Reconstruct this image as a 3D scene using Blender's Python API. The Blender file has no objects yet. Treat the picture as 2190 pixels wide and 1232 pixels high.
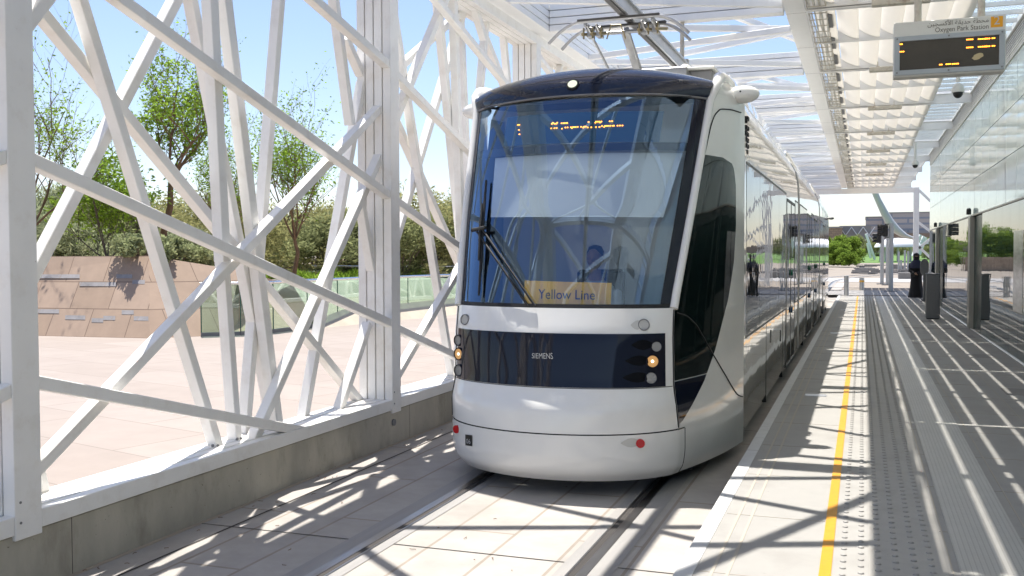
import bpy, bmesh, math, random
import numpy as np
from mathutils import Vector, Matrix

sc = bpy.context.scene
col = sc.collection

# ------------------------------------------------------------------ camera
PW, PH, FPX, H0 = 2190.0, 1232.0, 2100.0, 1.65
YAW, PITCH, ROLL = math.radians(19.6487), math.radians(1.9296), 0.003
_f = np.array([-math.sin(YAW)*math.cos(PITCH), math.cos(YAW)*math.cos(PITCH), -math.sin(PITCH)])
_r0 = np.array([math.cos(YAW), math.sin(YAW), 0.0]); _u0 = np.cross(_r0, _f)
_r = _r0*math.cos(ROLL)-_u0*math.sin(ROLL); _u = _u0*math.cos(ROLL)+_r0*math.sin(ROLL)
CAM = np.array([0.0, 0.0, H0])
cd = bpy.data.cameras.new('camera'); cam = bpy.data.objects.new('camera', cd); col.objects.link(cam)
cd.sensor_width = 36; cd.lens = 36*FPX/PW; cd.clip_start = .05; cd.clip_end = 6000
cam.matrix_world = Matrix(((_r[0], _u[0], -_f[0], 0), (_r[1], _u[1], -_f[1], 0), (_r[2], _u[2], -_f[2], H0), (0, 0, 0, 1)))
sc.camera = cam
# ------------------------------------------------------------------ light
SUN = Vector((.22, -.27, -1.0))
w = bpy.data.worlds.new('World'); sc.world = w; w.use_nodes = True
wn = w.node_tree.nodes; wn.clear()
sky = wn.new('ShaderNodeTexSky'); sky.sky_type = 'NISHITA'; sky.sun_disc = False
sky.sun_elevation = math.asin(1/SUN.length); sky.sun_rotation = math.atan2(-SUN.x, -SUN.y)
sky.air_density = 1.0; sky.dust_density = .6; sky.ozone_density = 1.8; sky.altitude = 200
bg = wn.new('ShaderNodeBackground'); bg.inputs['Strength'].default_value = .076
wo = wn.new('ShaderNodeOutputWorld')
tint = wn.new('ShaderNodeMix'); tint.data_type = 'RGBA'; tint.blend_type = 'MULTIPLY'; tint.inputs[0].default_value = 1; tint.inputs[7].default_value = (1.0, .945, .985, 1)
w.node_tree.links.new(sky.outputs[0], tint.inputs[6]); w.node_tree.links.new(tint.outputs[2], bg.inputs[0]); w.node_tree.links.new(bg.outputs[0], wo.inputs[0])
sl = bpy.data.lights.new('sun', 'SUN'); so = bpy.data.objects.new('sun', sl); col.objects.link(so)
sl.energy = 3.4; sl.angle = math.radians(.53); sl.color = (1, .955, .89)
so.rotation_euler = SUN.to_track_quat('-Z', 'Y').to_euler()
sc.view_settings.view_transform = 'Standard'; sc.view_settings.look = 'None'
sc.view_settings.exposure = 1.33; sc.view_settings.gamma = 1
sc.cycles.max_bounces = 12; sc.cycles.diffuse_bounces = 7; sc.cycles.glossy_bounces = 5
sc.cycles.transparent_max_bounces = 16; sc.cycles.transmission_bounces = 6
sc.cycles.caustics_reflective = False; sc.cycles.caustics_refractive = False
sc.cycles.use_denoising = True

# ------------------------------------------------------------------ measuring on real planes
def ray(x, y): return _f+_r*((x-PW/2)/FPX)-_u*((y-PH/2)/FPX)
def onZ(x, y, z): d = ray(x, y); return CAM+d*((z-H0)/d[2])
def onX(x, y, X): d = ray(x, y); return CAM+d*(X/d[0])
def onY(x, y, Y): d = ray(x, y); return CAM+d*(Y/d[1])
def proj(P):
    d = np.asarray(P)-CAM; k = d@_f
    return PW/2+FPX*(d@_r)/k, PH/2-FPX*(d@_u)/k

# ------------------------------------------------------------------ materials
MATS = {}
def nd(t, typ, **kw):
    n = t.nodes.new(typ)
    for k, v in kw.items():
        if k in n.inputs: n.inputs[k].default_value = v
        else: setattr(n, k, v)
    return n
def mat(name, base, rough=.5, metal=0, ior=1.5, vary=0, vscale=3.0, stretch=(1, 1, 1), bump=0, bscale=40., bdist=.01,
        coat=0, dirt=None, dscale=1.5, damt=.5, emit=None, estr=0, rvary=0, spots=None):
    m = bpy.data.materials.new(name); m.use_nodes = True; t = m.node_tree; L = t.links.new
    p = t.nodes['Principled BSDF']
    p.inputs['Base Color'].default_value = (*base, 1); p.inputs['Roughness'].default_value = rough
    p.inputs['Metallic'].default_value = metal; p.inputs['IOR'].default_value = ior
    p.inputs['Coat Weight'].default_value = coat; p.inputs['Coat Roughness'].default_value = .02
    tc = nd(t, 'ShaderNodeTexCoord'); mp = nd(t, 'ShaderNodeMapping'); mp.inputs['Scale'].default_value = stretch
    L(tc.outputs['Object'], mp.inputs[0])
    colout = None
    if vary:
        n1 = nd(t, 'ShaderNodeTexNoise', Scale=vscale, Detail=6.0, Roughness=.6); L(mp.outputs[0], n1.inputs['Vector'])
        mr = nd(t, 'ShaderNodeMapRange'); mr.inputs[1].default_value = .3; mr.inputs[2].default_value = .7
        mr.inputs[3].default_value = 1-vary; mr.inputs[4].default_value = 1+vary; L(n1.outputs[0], mr.inputs[0])
        mx = nd(t, 'ShaderNodeMix', data_type='RGBA', blend_type='MULTIPLY'); mx.inputs[0].default_value = 1
        mx.inputs[6].default_value = (*base, 1); L(mr.outputs[0], mx.inputs[7]); colout = mx.outputs[2]
        if rvary:
            m2 = nd(t, 'ShaderNodeMapRange'); m2.inputs[3].default_value = rough-rvary; m2.inputs[4].default_value = rough+rvary
            L(n1.outputs[0], m2.inputs[0]); L(m2.outputs[0], p.inputs['Roughness'])
    if dirt:
        n2 = nd(t, 'ShaderNodeTexNoise', Scale=dscale, Detail=8.0, Roughness=.65); L(mp.outputs[0], n2.inputs['Vector'])
        mr = nd(t, 'ShaderNodeMapRange'); mr.inputs[1].default_value = .52; mr.inputs[2].default_value = .72
        mr.inputs[3].default_value = 0; mr.inputs[4].default_value = damt; L(n2.outputs[0], mr.inputs[0])
        mx = nd(t, 'ShaderNodeMix', data_type='RGBA'); L(mr.outputs[0], mx.inputs[0])
        if colout: L(colout, mx.inputs[6])
        else: mx.inputs[6].default_value = (*base, 1)
        mx.inputs[7].default_value = (*dirt, 1); colout = mx.outputs[2]
    if spots:
        n3 = nd(t, 'ShaderNodeTexNoise', Scale=spots[1], Detail=3.0, Roughness=.6); L(tc.outputs['Object'], n3.inputs['Vector'])
        mr = nd(t, 'ShaderNodeMapRange'); mr.inputs[1].default_value = spots[3]; mr.inputs[2].default_value = spots[3]+.04; mr.inputs[4].default_value = spots[2]; L(n3.outputs[0], mr.inputs[0])
        mx = nd(t, 'ShaderNodeMix', data_type='RGBA'); L(mr.outputs[0], mx.inputs[0])
        if colout: L(colout, mx.inputs[6])
        else: mx.inputs[6].default_value = (*base, 1)
        mx.inputs[7].default_value = (*spots[0], 1); colout = mx.outputs[2]
    if colout: L(colout, p.inputs['Base Color'])
    if bump:
        nb = nd(t, 'ShaderNodeTexNoise', Scale=bscale, Detail=3.0); L(mp.outputs[0], nb.inputs['Vector'])
        b = nd(t, 'ShaderNodeBump', Strength=bump, Distance=bdist); L(nb.outputs[0], b.inputs['Height'])
        L(b.outputs[0], p.inputs['Normal'])
        if coat: L(b.outputs[0], p.inputs['Coat Normal'])
    if emit:
        p.inputs['Emission Color'].default_value = (*emit, 1); p.inputs['Emission Strength'].default_value = estr
    MATS[name] = m
    return m
M = MATS
mat('white_steel', (.86, .845, .81), .42, vary=.04, vscale=2.2, dirt=(.50, .41, .30), dscale=5, damt=.22, bump=.03, bscale=60, spots=((.30, .22, .15), 38, .5, .735))
mat('roof_white', (.87, .86, .84), .45, vary=.03, vscale=2, dirt=(.5, .45, .36), dscale=4, damt=.12)
mat('fin_white', (.87, .85, .80), .5, vary=.05, vscale=1.5, dirt=(.55, .47, .34), dscale=3, damt=.2)
mat('rusty_white', (.60, .56, .48), .6, vary=.1, vscale=8, dirt=(.25, .13, .06), dscale=9, damt=.6)
mat('curb_concrete', (.44, .41, .34), .85, vary=.20, vscale=2.2, stretch=(1, 1, .45), dirt=(.20, .18, .135), dscale=3.2, damt=.6, bump=.35, bscale=45, bdist=.01, spots=((.10, .09, .07), 26, .75, .69))
mat("platform_concrete", (.315, .305, .285), .62, vary=.035, vscale=5, dirt=(.235, .22, .20), dscale=1.7, damt=.55, bump=.06, bscale=160, spots=((.17, .16, .145), 9, .5, .70))
mat('coping_white', (.55, .55, .54), .55, vary=.04, vscale=6, dirt=(.42, .40, .37), dscale=8, damt=.5)
mat('tactile_grey', (.36, .345, .315), .6, vary=.05, vscale=5, dirt=(.25, .235, .205), dscale=3, damt=.5, spots=((.14, .13, .12), 11, .6, .70))
mat('groove', (.40, .36, .30), .8)
mat('yellow_paint', (.60, .27, .004), .5, vary=.08, vscale=20, dirt=(.42, .24, .03), dscale=12, damt=.5)
mat('dark_slab', (.24, .23, .215), .7, vary=.06, vscale=6)
mat('rail_steel', (.30, .29, .29), .28, metal=1, vary=.15, vscale=6, stretch=(4, .3, 4), dirt=(.14, .08, .05), dscale=4, damt=.5)
mat('rail_groove', (.035, .03, .027), .8)
mat('tram_white', (.86, .855, .83), .16, coat=.5, vary=.02, vscale=2, dirt=(.55, .51, .45), dscale=2.4, damt=.10, bump=.05, bscale=1.1, bdist=.05)
mat('tram_side_white', (.85, .85, .82), .05, ior=1.5, coat=.6, vary=.03, vscale=2, bump=.10, bscale=1.3, bdist=.06, stretch=(1, .6, 1))
mat('tram_side_glass', (.03, .035, .035), .02, ior=2.6, bump=.10, bscale=1.5, bdist=.05, stretch=(1, .6, 1))
mat('gloss_black', (.008, .010, .022), .06, ior=1.42, coat=.0, bump=.035, bscale=2.5, bdist=.03)
mat('cab_glass', (.004, .008, .008), .03, ior=1.55)
mat('recess_black', (.004, .004, .006), .25, ior=1.3)
mat('visor_black', (.010, .016, .036), .10, ior=1.5, coat=.2, dirt=(.09, .085, .08), dscale=22, damt=.25)
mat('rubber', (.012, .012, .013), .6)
mat('dark_grey', (.05, .05, .052), .5, vary=.1)
mat('mid_grey', (.20, .20, .205), .5, vary=.06)
mat('alu', (.55, .56, .57), .35, metal=1, vary=.05, vscale=8)
mat('chrome', (.8, .8, .8), .12, metal=1)
mat('lamp_lens', (.30, .30, .29), .12, metal=.5, ior=1.6, bump=.8, bscale=110, bdist=.01)
mat('lamp_marker', (.55, .55, .53), .15, ior=1.6, bump=.8, bscale=130, bdist=.01)
mat('lamp_lit', (.34, .22, .1), .3, emit=(1, .5, .15), estr=.16)
mat('lamp_core', (1, .9, .7), .3, emit=(1, .86, .6), estr=1.1)
mat('lamp_led', (.7, .75, .6), .3, emit=(.95, 1, .7), estr=.3, bump=.6, bscale=120, bdist=.01)
mat('red_lens', (.50, .006, .012), .22, ior=1.6)
mat('cab_sky_blue', (.02, .15, .26), .7)  # bulkhead colour carries the blue sky reflection of the windscreen
mat('cab_dark', (.012, .02, .03), .7)
mat('blind', (.72, .76, .78), .7)
mat('display_face', (.02, .09, .17), .4)
mat('sign_yellow', (.88, .50, .08), .5)
mat('ink_navy', (.012, .03, .08), .6)
mat('led_orange', (1, .35, .05), .4, emit=(1, .30, .02), estr=2.6)
mat('panto_metal', (.36, .36, .36), .42, metal=1, vary=.15, vscale=14)
mat('panto_dark', (.10, .095, .09), .5, metal=.6)
mat('brass', (.30, .25, .15), .4, metal=1)
mat('frit_glass', (.68, .79, .755), .05, ior=1.75, vary=.025, vscale=.6, bump=.02, bscale=1.2, bdist=.03)
mat('mirror_glass', (.022, .045, .042), .015, ior=2.7, bump=.06, bscale=1.2, bdist=.04)
mat('door_glass', (.008, .035, .03), .25, ior=1.15)
mat('bronze_frame', (.45, .43, .38), .4, metal=.3, vary=.05)
mat('louver_dark', (.03, .03, .032), .7)
mat('louver_white', (.66, .65, .62), .5)
mat('sign_white', (.70, .70, .66), .45, dirt=(.42, .33, .24), dscale=5, damt=.18)
mat('sign_frame', (.40, .44, .47), .4, vary=.05)
mat('screen_brown', (.055, .047, .035), .45, vary=.18, vscale=3, dirt=(.035, .03, .02), dscale=4, damt=.6, bump=.2, bscale=200)
mat('sign_orange', (.80, .36, .01), .5)
mat('ink_grey', (.13, .12, .10), .6)
mat('sticker', (.55, .45, .26), .7)
mat('bin_grey', (.19, .193, .20), .45, vary=.06, vscale=30)
mat('post_grey', (.42, .44, .44), .45, vary=.05)
mat('black_plastic', (.012, .012, .013), .4)
mat('bark', (.17, .10, .055), .9, vary=.3, vscale=14, bump=.6, bscale=30)
mat('bark_grey', (.13, .10, .075), .9, vary=.3, vscale=14)
mat('abaya_black', (.008, .008, .010), .75)
mat('navy_cloth', (.022, .025, .055), .8)
mat('skin', (.42, .25, .17), .55)
mat('shirt_blue', (.66, .72, .78), .8)
mat('hair', (.02, .015, .012), .6)
mat('sand', (.275, .237, .195), .95, vary=.10, vscale=.35, dirt=(.22, .185, .15), dscale=.9, damt=.5, bump=.5, bscale=3, bdist=.05)
mat('asphalt_pale', (.38, .37, .36), .8, vary=.06, vscale=.5)
mat('stone_rough', (.44, .34, .25), .9, vary=.25, vscale=2.5, bump=.8, bscale=5, bdist=.1)
mat('bld_brown', (.34, .28, .23), .85, vary=.18, vscale=.25)
mat('bld_grey', (.30, .29, .28), .8, vary=.1, vscale=.1)
mat('canopy_white', (.74, .76, .77), .5, vary=.03, vscale=.3)
mat('arch_white', (.50, .51, .52), .4, vary=.05, vscale=.08)
mat('grass_green', (.10, .19, .035), .9, vary=.2, vscale=.1)
mat('planter_water', (.04, .12, .11), .2, vary=.2)
def leafmat(name, c, tr=.45):
    m = bpy.data.materials.new(name); m.use_nodes = True; t = m.node_tree; L = t.links.new; t.nodes.clear()
    o = nd(t, 'ShaderNodeOutputMaterial'); df = nd(t, 'ShaderNodeBsdfDiffuse'); tl = nd(t, 'ShaderNodeBsdfTranslucent')
    mx = nd(t, 'ShaderNodeMixShader'); mx.inputs[0].default_value = tr
    ge = nd(t, 'ShaderNodeNewGeometry'); hs = nd(t, 'ShaderNodeHueSaturation'); hs.inputs['Color'].default_value = (*c, 1)
    mr = nd(t, 'ShaderNodeMapRange'); mr.inputs[3].default_value = .55; mr.inputs[4].default_value = 1.5
    L(ge.outputs['Random Per Island'], mr.inputs[0]); L(mr.outputs[0], hs.inputs['Value'])
    L(hs.outputs[0], df.inputs[0]); L(hs.outputs[0], tl.inputs[0])
    L(df.outputs[0], mx.inputs[1]); L(tl.outputs[0], mx.inputs[2]); L(mx.outputs[0], o.inputs[0])
    MATS[name] = m
def translucent(name, c, tr, rough=.5):
    m = MATS[name]; t = m.node_tree; L = t.links.new; p = t.nodes['Principled BSDF']; o = t.nodes['Material Output']
    tl = nd(t, 'ShaderNodeBsdfTranslucent'); tl.inputs[0].default_value = (*c, 1); mx = nd(t, 'ShaderNodeMixShader'); mx.inputs[0].default_value = tr
    L(p.outputs[0], mx.inputs[1]); L(tl.outputs[0], mx.inputs[2]); L(mx.outputs[0], o.inputs[0])
translucent('fin_white', (.84, .82, .78), .50)
leafmat('leaf_fresh', (.24, .36, .05), .55); leafmat('leaf_olive', (.24, .26, .12), .5); leafmat('leaf_tamarisk', (.30, .33, .19), .5)
leafmat('leaf_silver', (.30, .33, .17), .35); leafmat('leaf_bright', (.20, .29, .05), .5); leafmat('leaf_mid', (.06, .13, .03)); leafmat('leaf_dry', (.33, .32, .14), .45)
def glassmat(name, tint, refl=.06, power=2.0, tmix=1.0, rmax=.9, gcol=(1, 1, 1)):
    m = bpy.data.materials.new(name); m.use_nodes = True; t = m.node_tree; L = t.links.new; t.nodes.clear()
    o = nd(t, 'ShaderNodeOutputMaterial'); tr = nd(t, 'ShaderNodeBsdfTransparent'); tr.inputs[0].default_value = (*tint, 1)
    gl = nd(t, 'ShaderNodeBsdfGlossy'); gl.inputs['Roughness'].default_value = .012; gl.inputs[0].default_value = (*gcol, 1)
    lw = nd(t, 'ShaderNodeLayerWeight'); lw.inputs[0].default_value = .5
    pw = nd(t, 'ShaderNodeMath', operation='POWER'); L(lw.outputs['Facing'], pw.inputs[0]); pw.inputs[1].default_value = power
    mr = nd(t, 'ShaderNodeMapRange'); mr.inputs[3].default_value = refl; mr.inputs[4].default_value = rmax; L(pw.outputs[0], mr.inputs[0])
    mx = nd(t, 'ShaderNodeMixShader'); L(mr.outputs[0], mx.inputs[0]); L(tr.outputs[0], mx.inputs[1]); L(gl.outputs[0], mx.inputs[2]); L(mx.outputs[0], o.inputs[0])
    MATS[name] = m
glassmat('windshield_glass', (.88, .94, .97), .17, 2.2, rmax=.85, gcol=(.45, .68, 1.0))  # gloss colour tinted blue to strengthen the sky reflection
glassmat('rail_glass', (.70, .84, .77), .09, 2.5, rmax=.7)
mat('glass_edge', (.02, .10, .07), .2)
glassmat('roof_glass', (.84, .90, .90), .05, 3.0, rmax=.6)

# paving / brick style materials
def tiles(name, c1, c2, mortar, bw, bh, msize=.012, rough=.7, off=.5, rot=0, squash=1., coord='Object', vary=.05, dirt=None, bump=.25, metal=0):
    m = bpy.data.materials.new(name); m.use_nodes = True; t = m.node_tree; L = t.links.new
    p = t.nodes['Principled BSDF']; p.inputs['Roughness'].default_value = rough; p.inputs['Metallic'].default_value = metal
    tc = nd(t, 'ShaderNodeTexCoord'); mp = nd(t, 'ShaderNodeMapping'); mp.inputs['Rotation'].default_value = (0, 0, rot); L(tc.outputs[coord], mp.inputs[0])
    b = nd(t, 'ShaderNodeTexBrick'); b.offset = off; b.squash = squash
    for k, v in (('Scale', 1.0), ('Mortar Size', msize), ('Brick Width', bw), ('Row Height', bh), ('Color1', (*c1, 1)), ('Color2', (*c2, 1)), ('Mortar', (*mortar, 1)), ('Bias', 0.), ('Mortar Smooth', .1)):
        b.inputs[k].default_value = v
    L(mp.outputs[0], b.inputs['Vector'])
    n1 = nd(t, 'ShaderNodeTexNoise', Scale=2.5, Detail=8.0, Roughness=.65); L(tc.outputs[coord], n1.inputs['Vector'])
    mr = nd(t, 'ShaderNodeMapRange'); mr.inputs[1].default_value = .3; mr.inputs[2].default_value = .7; mr.inputs[3].default_value = 1-vary; mr.inputs[4].default_value = 1+vary
    L(n1.outputs[0], mr.inputs[0]); mx = nd(t, 'ShaderNodeMix', data_type='RGBA', blend_type='MULTIPLY'); mx.inputs[0].default_value = 1
    L(b.outputs[0], mx.inputs[6]); L(mr.outputs[0], mx.inputs[7]); out = mx.outputs[2]
    if dirt:
        n2 = nd(t, 'ShaderNodeTexNoise', Scale=.55, Detail=8.0, Roughness=.7); L(tc.outputs[coord], n2.inputs['Vector'])
        m2 = nd(t, 'ShaderNodeMapRange'); m2.inputs[1].default_value = .5; m2.inputs[2].default_value = .75; m2.inputs[4].default_value = .6; L(n2.outputs[0], m2.inputs[0])
        mx2 = nd(t, 'ShaderNodeMix', data_type='RGBA'); L(m2.outputs[0], mx2.inputs[0]); L(out, mx2.inputs[6]); mx2.inputs[7].default_value = (*dirt, 1); out = mx2.outputs[2]
    L(out, p.inputs['Base Color'])
    if bump:
        bp = nd(t, 'ShaderNodeBump', Strength=bump, Distance=.004, invert=True); L(b.outputs['Fac'], bp.inputs['Height']); L(bp.outputs[0], p.inputs['Normal'])
    MATS[name] = m
tiles('plaza_paving', (.285, .238, .205), (.315, .268, .235), (.20, .165, .14), 1.9, .95, .008, .75, rot=.28, vary=.06, dirt=(.265, .215, .185), bump=.1)
tiles('track_slab', (.345, .322, .292), (.385, .36, .33), (.27, .23, .19), 2.6, .46, .012, .85, rot=math.pi/2, vary=.13, dirt=(.29, .265, .235), bump=.3)
tiles('sandstone', (.33, .235, .165), (.39, .285, .21), (.19, .13, .09), .95, .55, .010, .85, off=.37, coord='UV', vary=.10, dirt=(.30, .21, .155), bump=.4)
tiles('sandstone_band', (.27, .255, .25), (.31, .295, .29), (.30, .24, .2), .62, 10., .008, .9, coord='UV', vary=.25, bump=.2)
tiles('grate_metal', (.50, .49, .46), (.52, .51, .48), (.26, .25, .23), .055, .018, .0035, .45, rot=0, vary=.05, bump=.3, metal=.25)
def frit():
    m = bpy.data.materials.new('frit_roof'); m.use_nodes = True; t = m.node_tree; L = t.links.new; t.nodes.clear()
    o = nd(t, 'ShaderNodeOutputMaterial'); tc = nd(t, 'ShaderNodeTexCoord'); b = nd(t, 'ShaderNodeTexBrick'); L(tc.outputs['Object'], b.inputs['Vector'])
    for k, v in (('Scale', 1.), ('Mortar Size', .013), ('Brick Width', .07), ('Row Height', .055), ('Mortar Smooth', .05)): b.inputs[k].default_value = v
    d = nd(t, 'ShaderNodeBsdfDiffuse'); d.inputs[0].default_value = (.8, .83, .84, 1); tl = nd(t, 'ShaderNodeBsdfTranslucent'); tl.inputs[0].default_value = (.8, .84, .86, 1)
    a = nd(t, 'ShaderNodeMixShader'); a.inputs[0].default_value = .5; L(d.outputs[0], a.inputs[1]); L(tl.outputs[0], a.inputs[2])
    tr = nd(t, 'ShaderNodeBsdfTransparent'); tr.inputs[0].default_value = (.88, .93, .93, 1)
    x = nd(t, 'ShaderNodeMixShader'); L(b.outputs['Fac'], x.inputs[0]); L(a.outputs[0], x.inputs[1]); L(tr.outputs[0], x.inputs[2]); L(x.outputs[0], o.inputs[0]); MATS['frit_roof'] = m
frit()
tiles('bld_stripes', (.46, .41, .38), (.40, .37, .36), (.26, .28, .32), 9., 2.3, .42, .7, off=.3, coord='UV', vary=.08, bump=0)  # stripe colours lightened to stand in for distance haze
tiles('bld_stone', (.36, .27, .19), (.26, .20, .15), (.20, .15, .11), 1.5, .8, .06, .9, coord='UV', vary=.2, bump=.3)

# ------------------------------------------------------------------ builders
class MB:
    def __init__(s): s.v = []; s.f = []; s.uv = None
    def add(s, vs, fs):
        b = len(s.v); s.v += [tuple(map(float, v)) for v in vs]; s.f += [tuple(i+b for i in f) for f in fs]; return s
    def box(s, x0, x1, y0, y1, z0, z1):
        return s.add([(x0, y0, z0), (x1, y0, z0), (x1, y1, z0), (x0, y1, z0), (x0, y0, z1), (x1, y0, z1), (x1, y1, z1), (x0, y1, z1)],
                     [(0, 3, 2, 1), (4, 5, 6, 7), (0, 1, 5, 4), (1, 2, 6, 5), (2, 3, 7, 6), (3, 0, 4, 7)])
    def bar(s, a, b, wd, ht, up=(0, 0, 1)):
        a, b = Vector(a), Vector(b); d = (b-a).normalized(); u = Vector(up); sd = d.cross(u)
        if sd.length < 1e-4: sd = d.cross(Vector((1, 0, 0)))
        sd.normalize(); u = sd.cross(d)
        vs = [p+sd*i*wd/2+u*j*ht/2 for p in (a, b) for i, j in ((-1, -1), (1, -1), (1, 1), (-1, 1))]
        return s.add(vs, [(0, 1, 2, 3), (7, 6, 5, 4), (0, 4, 5, 1), (1, 5, 6, 2), (2, 6, 7, 3), (3, 7, 4, 0)])
    def tube(s, pts, rad, n=8, cap=True):
        pts = [Vector(p) for p in pts]; R = rad if hasattr(rad, '__len__') else [rad]*len(pts)
        vs = []; fs = []; ref = Vector((0, 0, 1))
        for i, p in enumerate(pts):
            d = (pts[min(i+1, len(pts)-1)]-pts[max(i-1, 0)]).normalized()
            if abs(d.dot(ref)) > .95: ref = Vector((1, 0, 0)) if abs(d.x) < .9 else Vector((0, 1, 0))
            a = d.cross(ref).normalized(); b = a.cross(d)
            vs += [p+(a*math.cos(k*2*math.pi/n)+b*math.sin(k*2*math.pi/n))*R[i] for k in range(n)]
        for i in range(len(pts)-1):
            for k in range(n): k2 = (k+1) % n; fs.append((i*n+k, i*n+k2, i*n+n+k2, i*n+n+k))
        if cap: fs.append(tuple(range(n))); fs.append(tuple(range((len(pts)-1)*n, len(pts)*n))[::-1])
        return s.add(vs, fs)
    def cyl(s, a, b, r, n=16): return s.tube([a, b], r, n)
    def ell(s, c, rx, ry, rz, n=16, m=10):
        vs = [(c[0], c[1], c[2]-rz)]
        for i in range(1, m):
            t = math.pi*i/m
            for k in range(n): p = 2*math.pi*k/n; vs.append((c[0]+rx*math.sin(t)*math.cos(p), c[1]+ry*math.sin(t)*math.sin(p), c[2]-rz*math.cos(t)))
        vs.append((c[0], c[1], c[2]+rz)); fs = []
        for k in range(n):
            k2 = (k+1) % n; fs.append((0, 1+k2, 1+k)); fs.append((len(vs)-1, 1+(m-2)*n+k, 1+(m-2)*n+k2))
            for i in range(m-2): fs.append((1+i*n+k, 1+i*n+k2, 1+(i+1)*n+k2, 1+(i+1)*n+k))
        return s.add(vs, fs)
    def loft(s, rings, cap=True):
        n = len(rings[0]); vs = [p for r in rings for p in r]; fs = []
        for i in range(len(rings)-1):
            for k in range(n): k2 = (k+1) % n; fs.append((i*n+k, i*n+k2, i*n+n+k2, i*n+n+k))
        if cap: fs.append(tuple(range(n))[::-1]); fs.append(tuple(range((len(rings)-1)*n, len(rings)*n)))
        return s.add(vs, fs)
    def grid(s, rows):
        n = len(rows[0]); vs = [p for r in rows for p in r]
        return s.add(vs, [(i*n+k, i*n+k+1, (i+1)*n+k+1, (i+1)*n+k) for i in range(len(rows)-1) for k in range(n-1)])
    def prism(s, poly, axis, a0, a1):           # poly in the two other axes, extruded along axis
        def P(p, a): q = list(p); q.insert(axis, a); return tuple(q)
        n = len(poly); vs = [P(p, a0) for p in poly]+[P(p, a1) for p in poly]
        return s.add(vs, [tuple(range(n)), tuple(range(n, 2*n))[::-1]]+[(k, k+n, (k+1) % n+n, (k+1) % n) for k in range(n)])
    def build(s, name, m, parent=None, smooth=False, bevel=0, uvf=None, recalc=True):
        me = bpy.data.meshes.new(name); me.from_pydata(s.v, [], s.f)
        if bevel or recalc:
            bm = bmesh.new(); bm.from_mesh(me)
            bmesh.ops.recalc_face_normals(bm, faces=bm.faces)
            if bevel: bmesh.ops.bevel(bm, geom=[e for e in bm.edges if len(e.link_faces) == 2 and e.calc_face_angle(0) > .6], offset=bevel, segments=1, affect='EDGES')
            bm.to_mesh(me); bm.free()
        if uvf:
            ul = me.uv_layers.new(name='UVMap')
            for lp in me.loops: ul.data[lp.index].uv = uvf(me.vertices[lp.vertex_index].co)
        if smooth:
            for p in me.polygons: p.use_smooth = True
            try: me.set_sharp_from_angle(angle=math.radians(38 if smooth is True else smooth))
            except Exception: pass
        me.materials.append(MATS[m] if isinstance(m, str) else m)
        o = bpy.data.objects.new(name, me); col.objects.link(o)
        if parent is not None:
            o.parent = parent
            if parent.type == 'EMPTY': o.location = -Vector(parent.location)
        return o
def tag(o, label=None, cat=None, group=None, kind=None):
    if label: o['label'] = label
    if cat: o['category'] = cat
    if group: o['group'] = group
    if kind: o['kind'] = kind
    return o
def empty(name, loc, label, cat, group=None):
    o = bpy.data.objects.new(name, None); o.empty_display_size = .1; o.location = loc; col.objects.link(o)
    return tag(o, label, cat, group)
KIDS = {}
def children(o): return [c for c in bpy.data.objects if c.parent == o]
def copy_tree(o, parent=None):
    c = o.copy(); col.objects.link(c)
    if parent is not None: c.parent = parent
    for ch in children(o): copy_tree(ch, c)
    return c
def text(name, body, m, parent, size, origin, xdir, ydir, thick=.002, align='LEFT', spacing=1.0, squeeze=1.0):
    c = bpy.data.curves.new(name, 'FONT'); c.body = body; c.size = size; c.align_x = align; c.space_character = spacing; c.resolution_u = 3
    t = bpy.data.objects.new(name+'_c', c); col.objects.link(t)
    dg = bpy.context.evaluated_depsgraph_get(); me = bpy.data.meshes.new_from_object(t.evaluated_get(dg))
    bpy.data.objects.remove(t); X = Vector(xdir).normalized(); Yv = Vector(ydir).normalized(); N = X.cross(Yv)
    for v in me.vertices: v.co = Vector(origin)+X*v.co.x*squeeze+Yv*v.co.y+N*(.0)
    me.materials.clear(); me.materials.append(MATS[m]); o = bpy.data.objects.new(name, me); col.objects.link(o)
    if parent is not None:
        o.parent = parent
        if parent.type == 'EMPTY': o.location = -Vector(parent.location)
    return o

# ------------------------------------------------------------------ the setting
ZT = -.33                       # track bed level under the platform level 0
YC = [4.43+4.84*k for k in range(-1, 11)]      # column lines
def colk(k): return 4.43+4.84*k                # k=0 is the near column of the photograph
xs = [-2500, -300, -60, -4.80, -4.78, -.80, -.78, 2.3, 12, 60, 300, 2500]
ys = [-300, -60, 38, 47, 60, 120, 400, 4500]
def gz(x, y):
    if -4.79 < x < -.79: return ZT-.02 if y <= 38 else (-.02 if y > 46 else -.02)
    return -.03
g = MB().grid([[(x, y, gz(x, y)) for x in xs] for y in ys]); tag(g.build('ground', 'sand'), kind='structure')
tb = MB().grid([[(x, y, z) for x in (-4.62, -.90)] for y, z in ((-20, ZT), (36, ZT), (40, -.15), (47, -.012), (60, -.012))]); tag(tb.build('track_bed', 'track_slab'), kind='structure')
pz = MB().grid([[(x, y, 0) for x in (-60, -5.02)] for y in (-25, 46)]); tag(pz.build('plaza', 'plaza_paving'), kind='structure')
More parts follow.
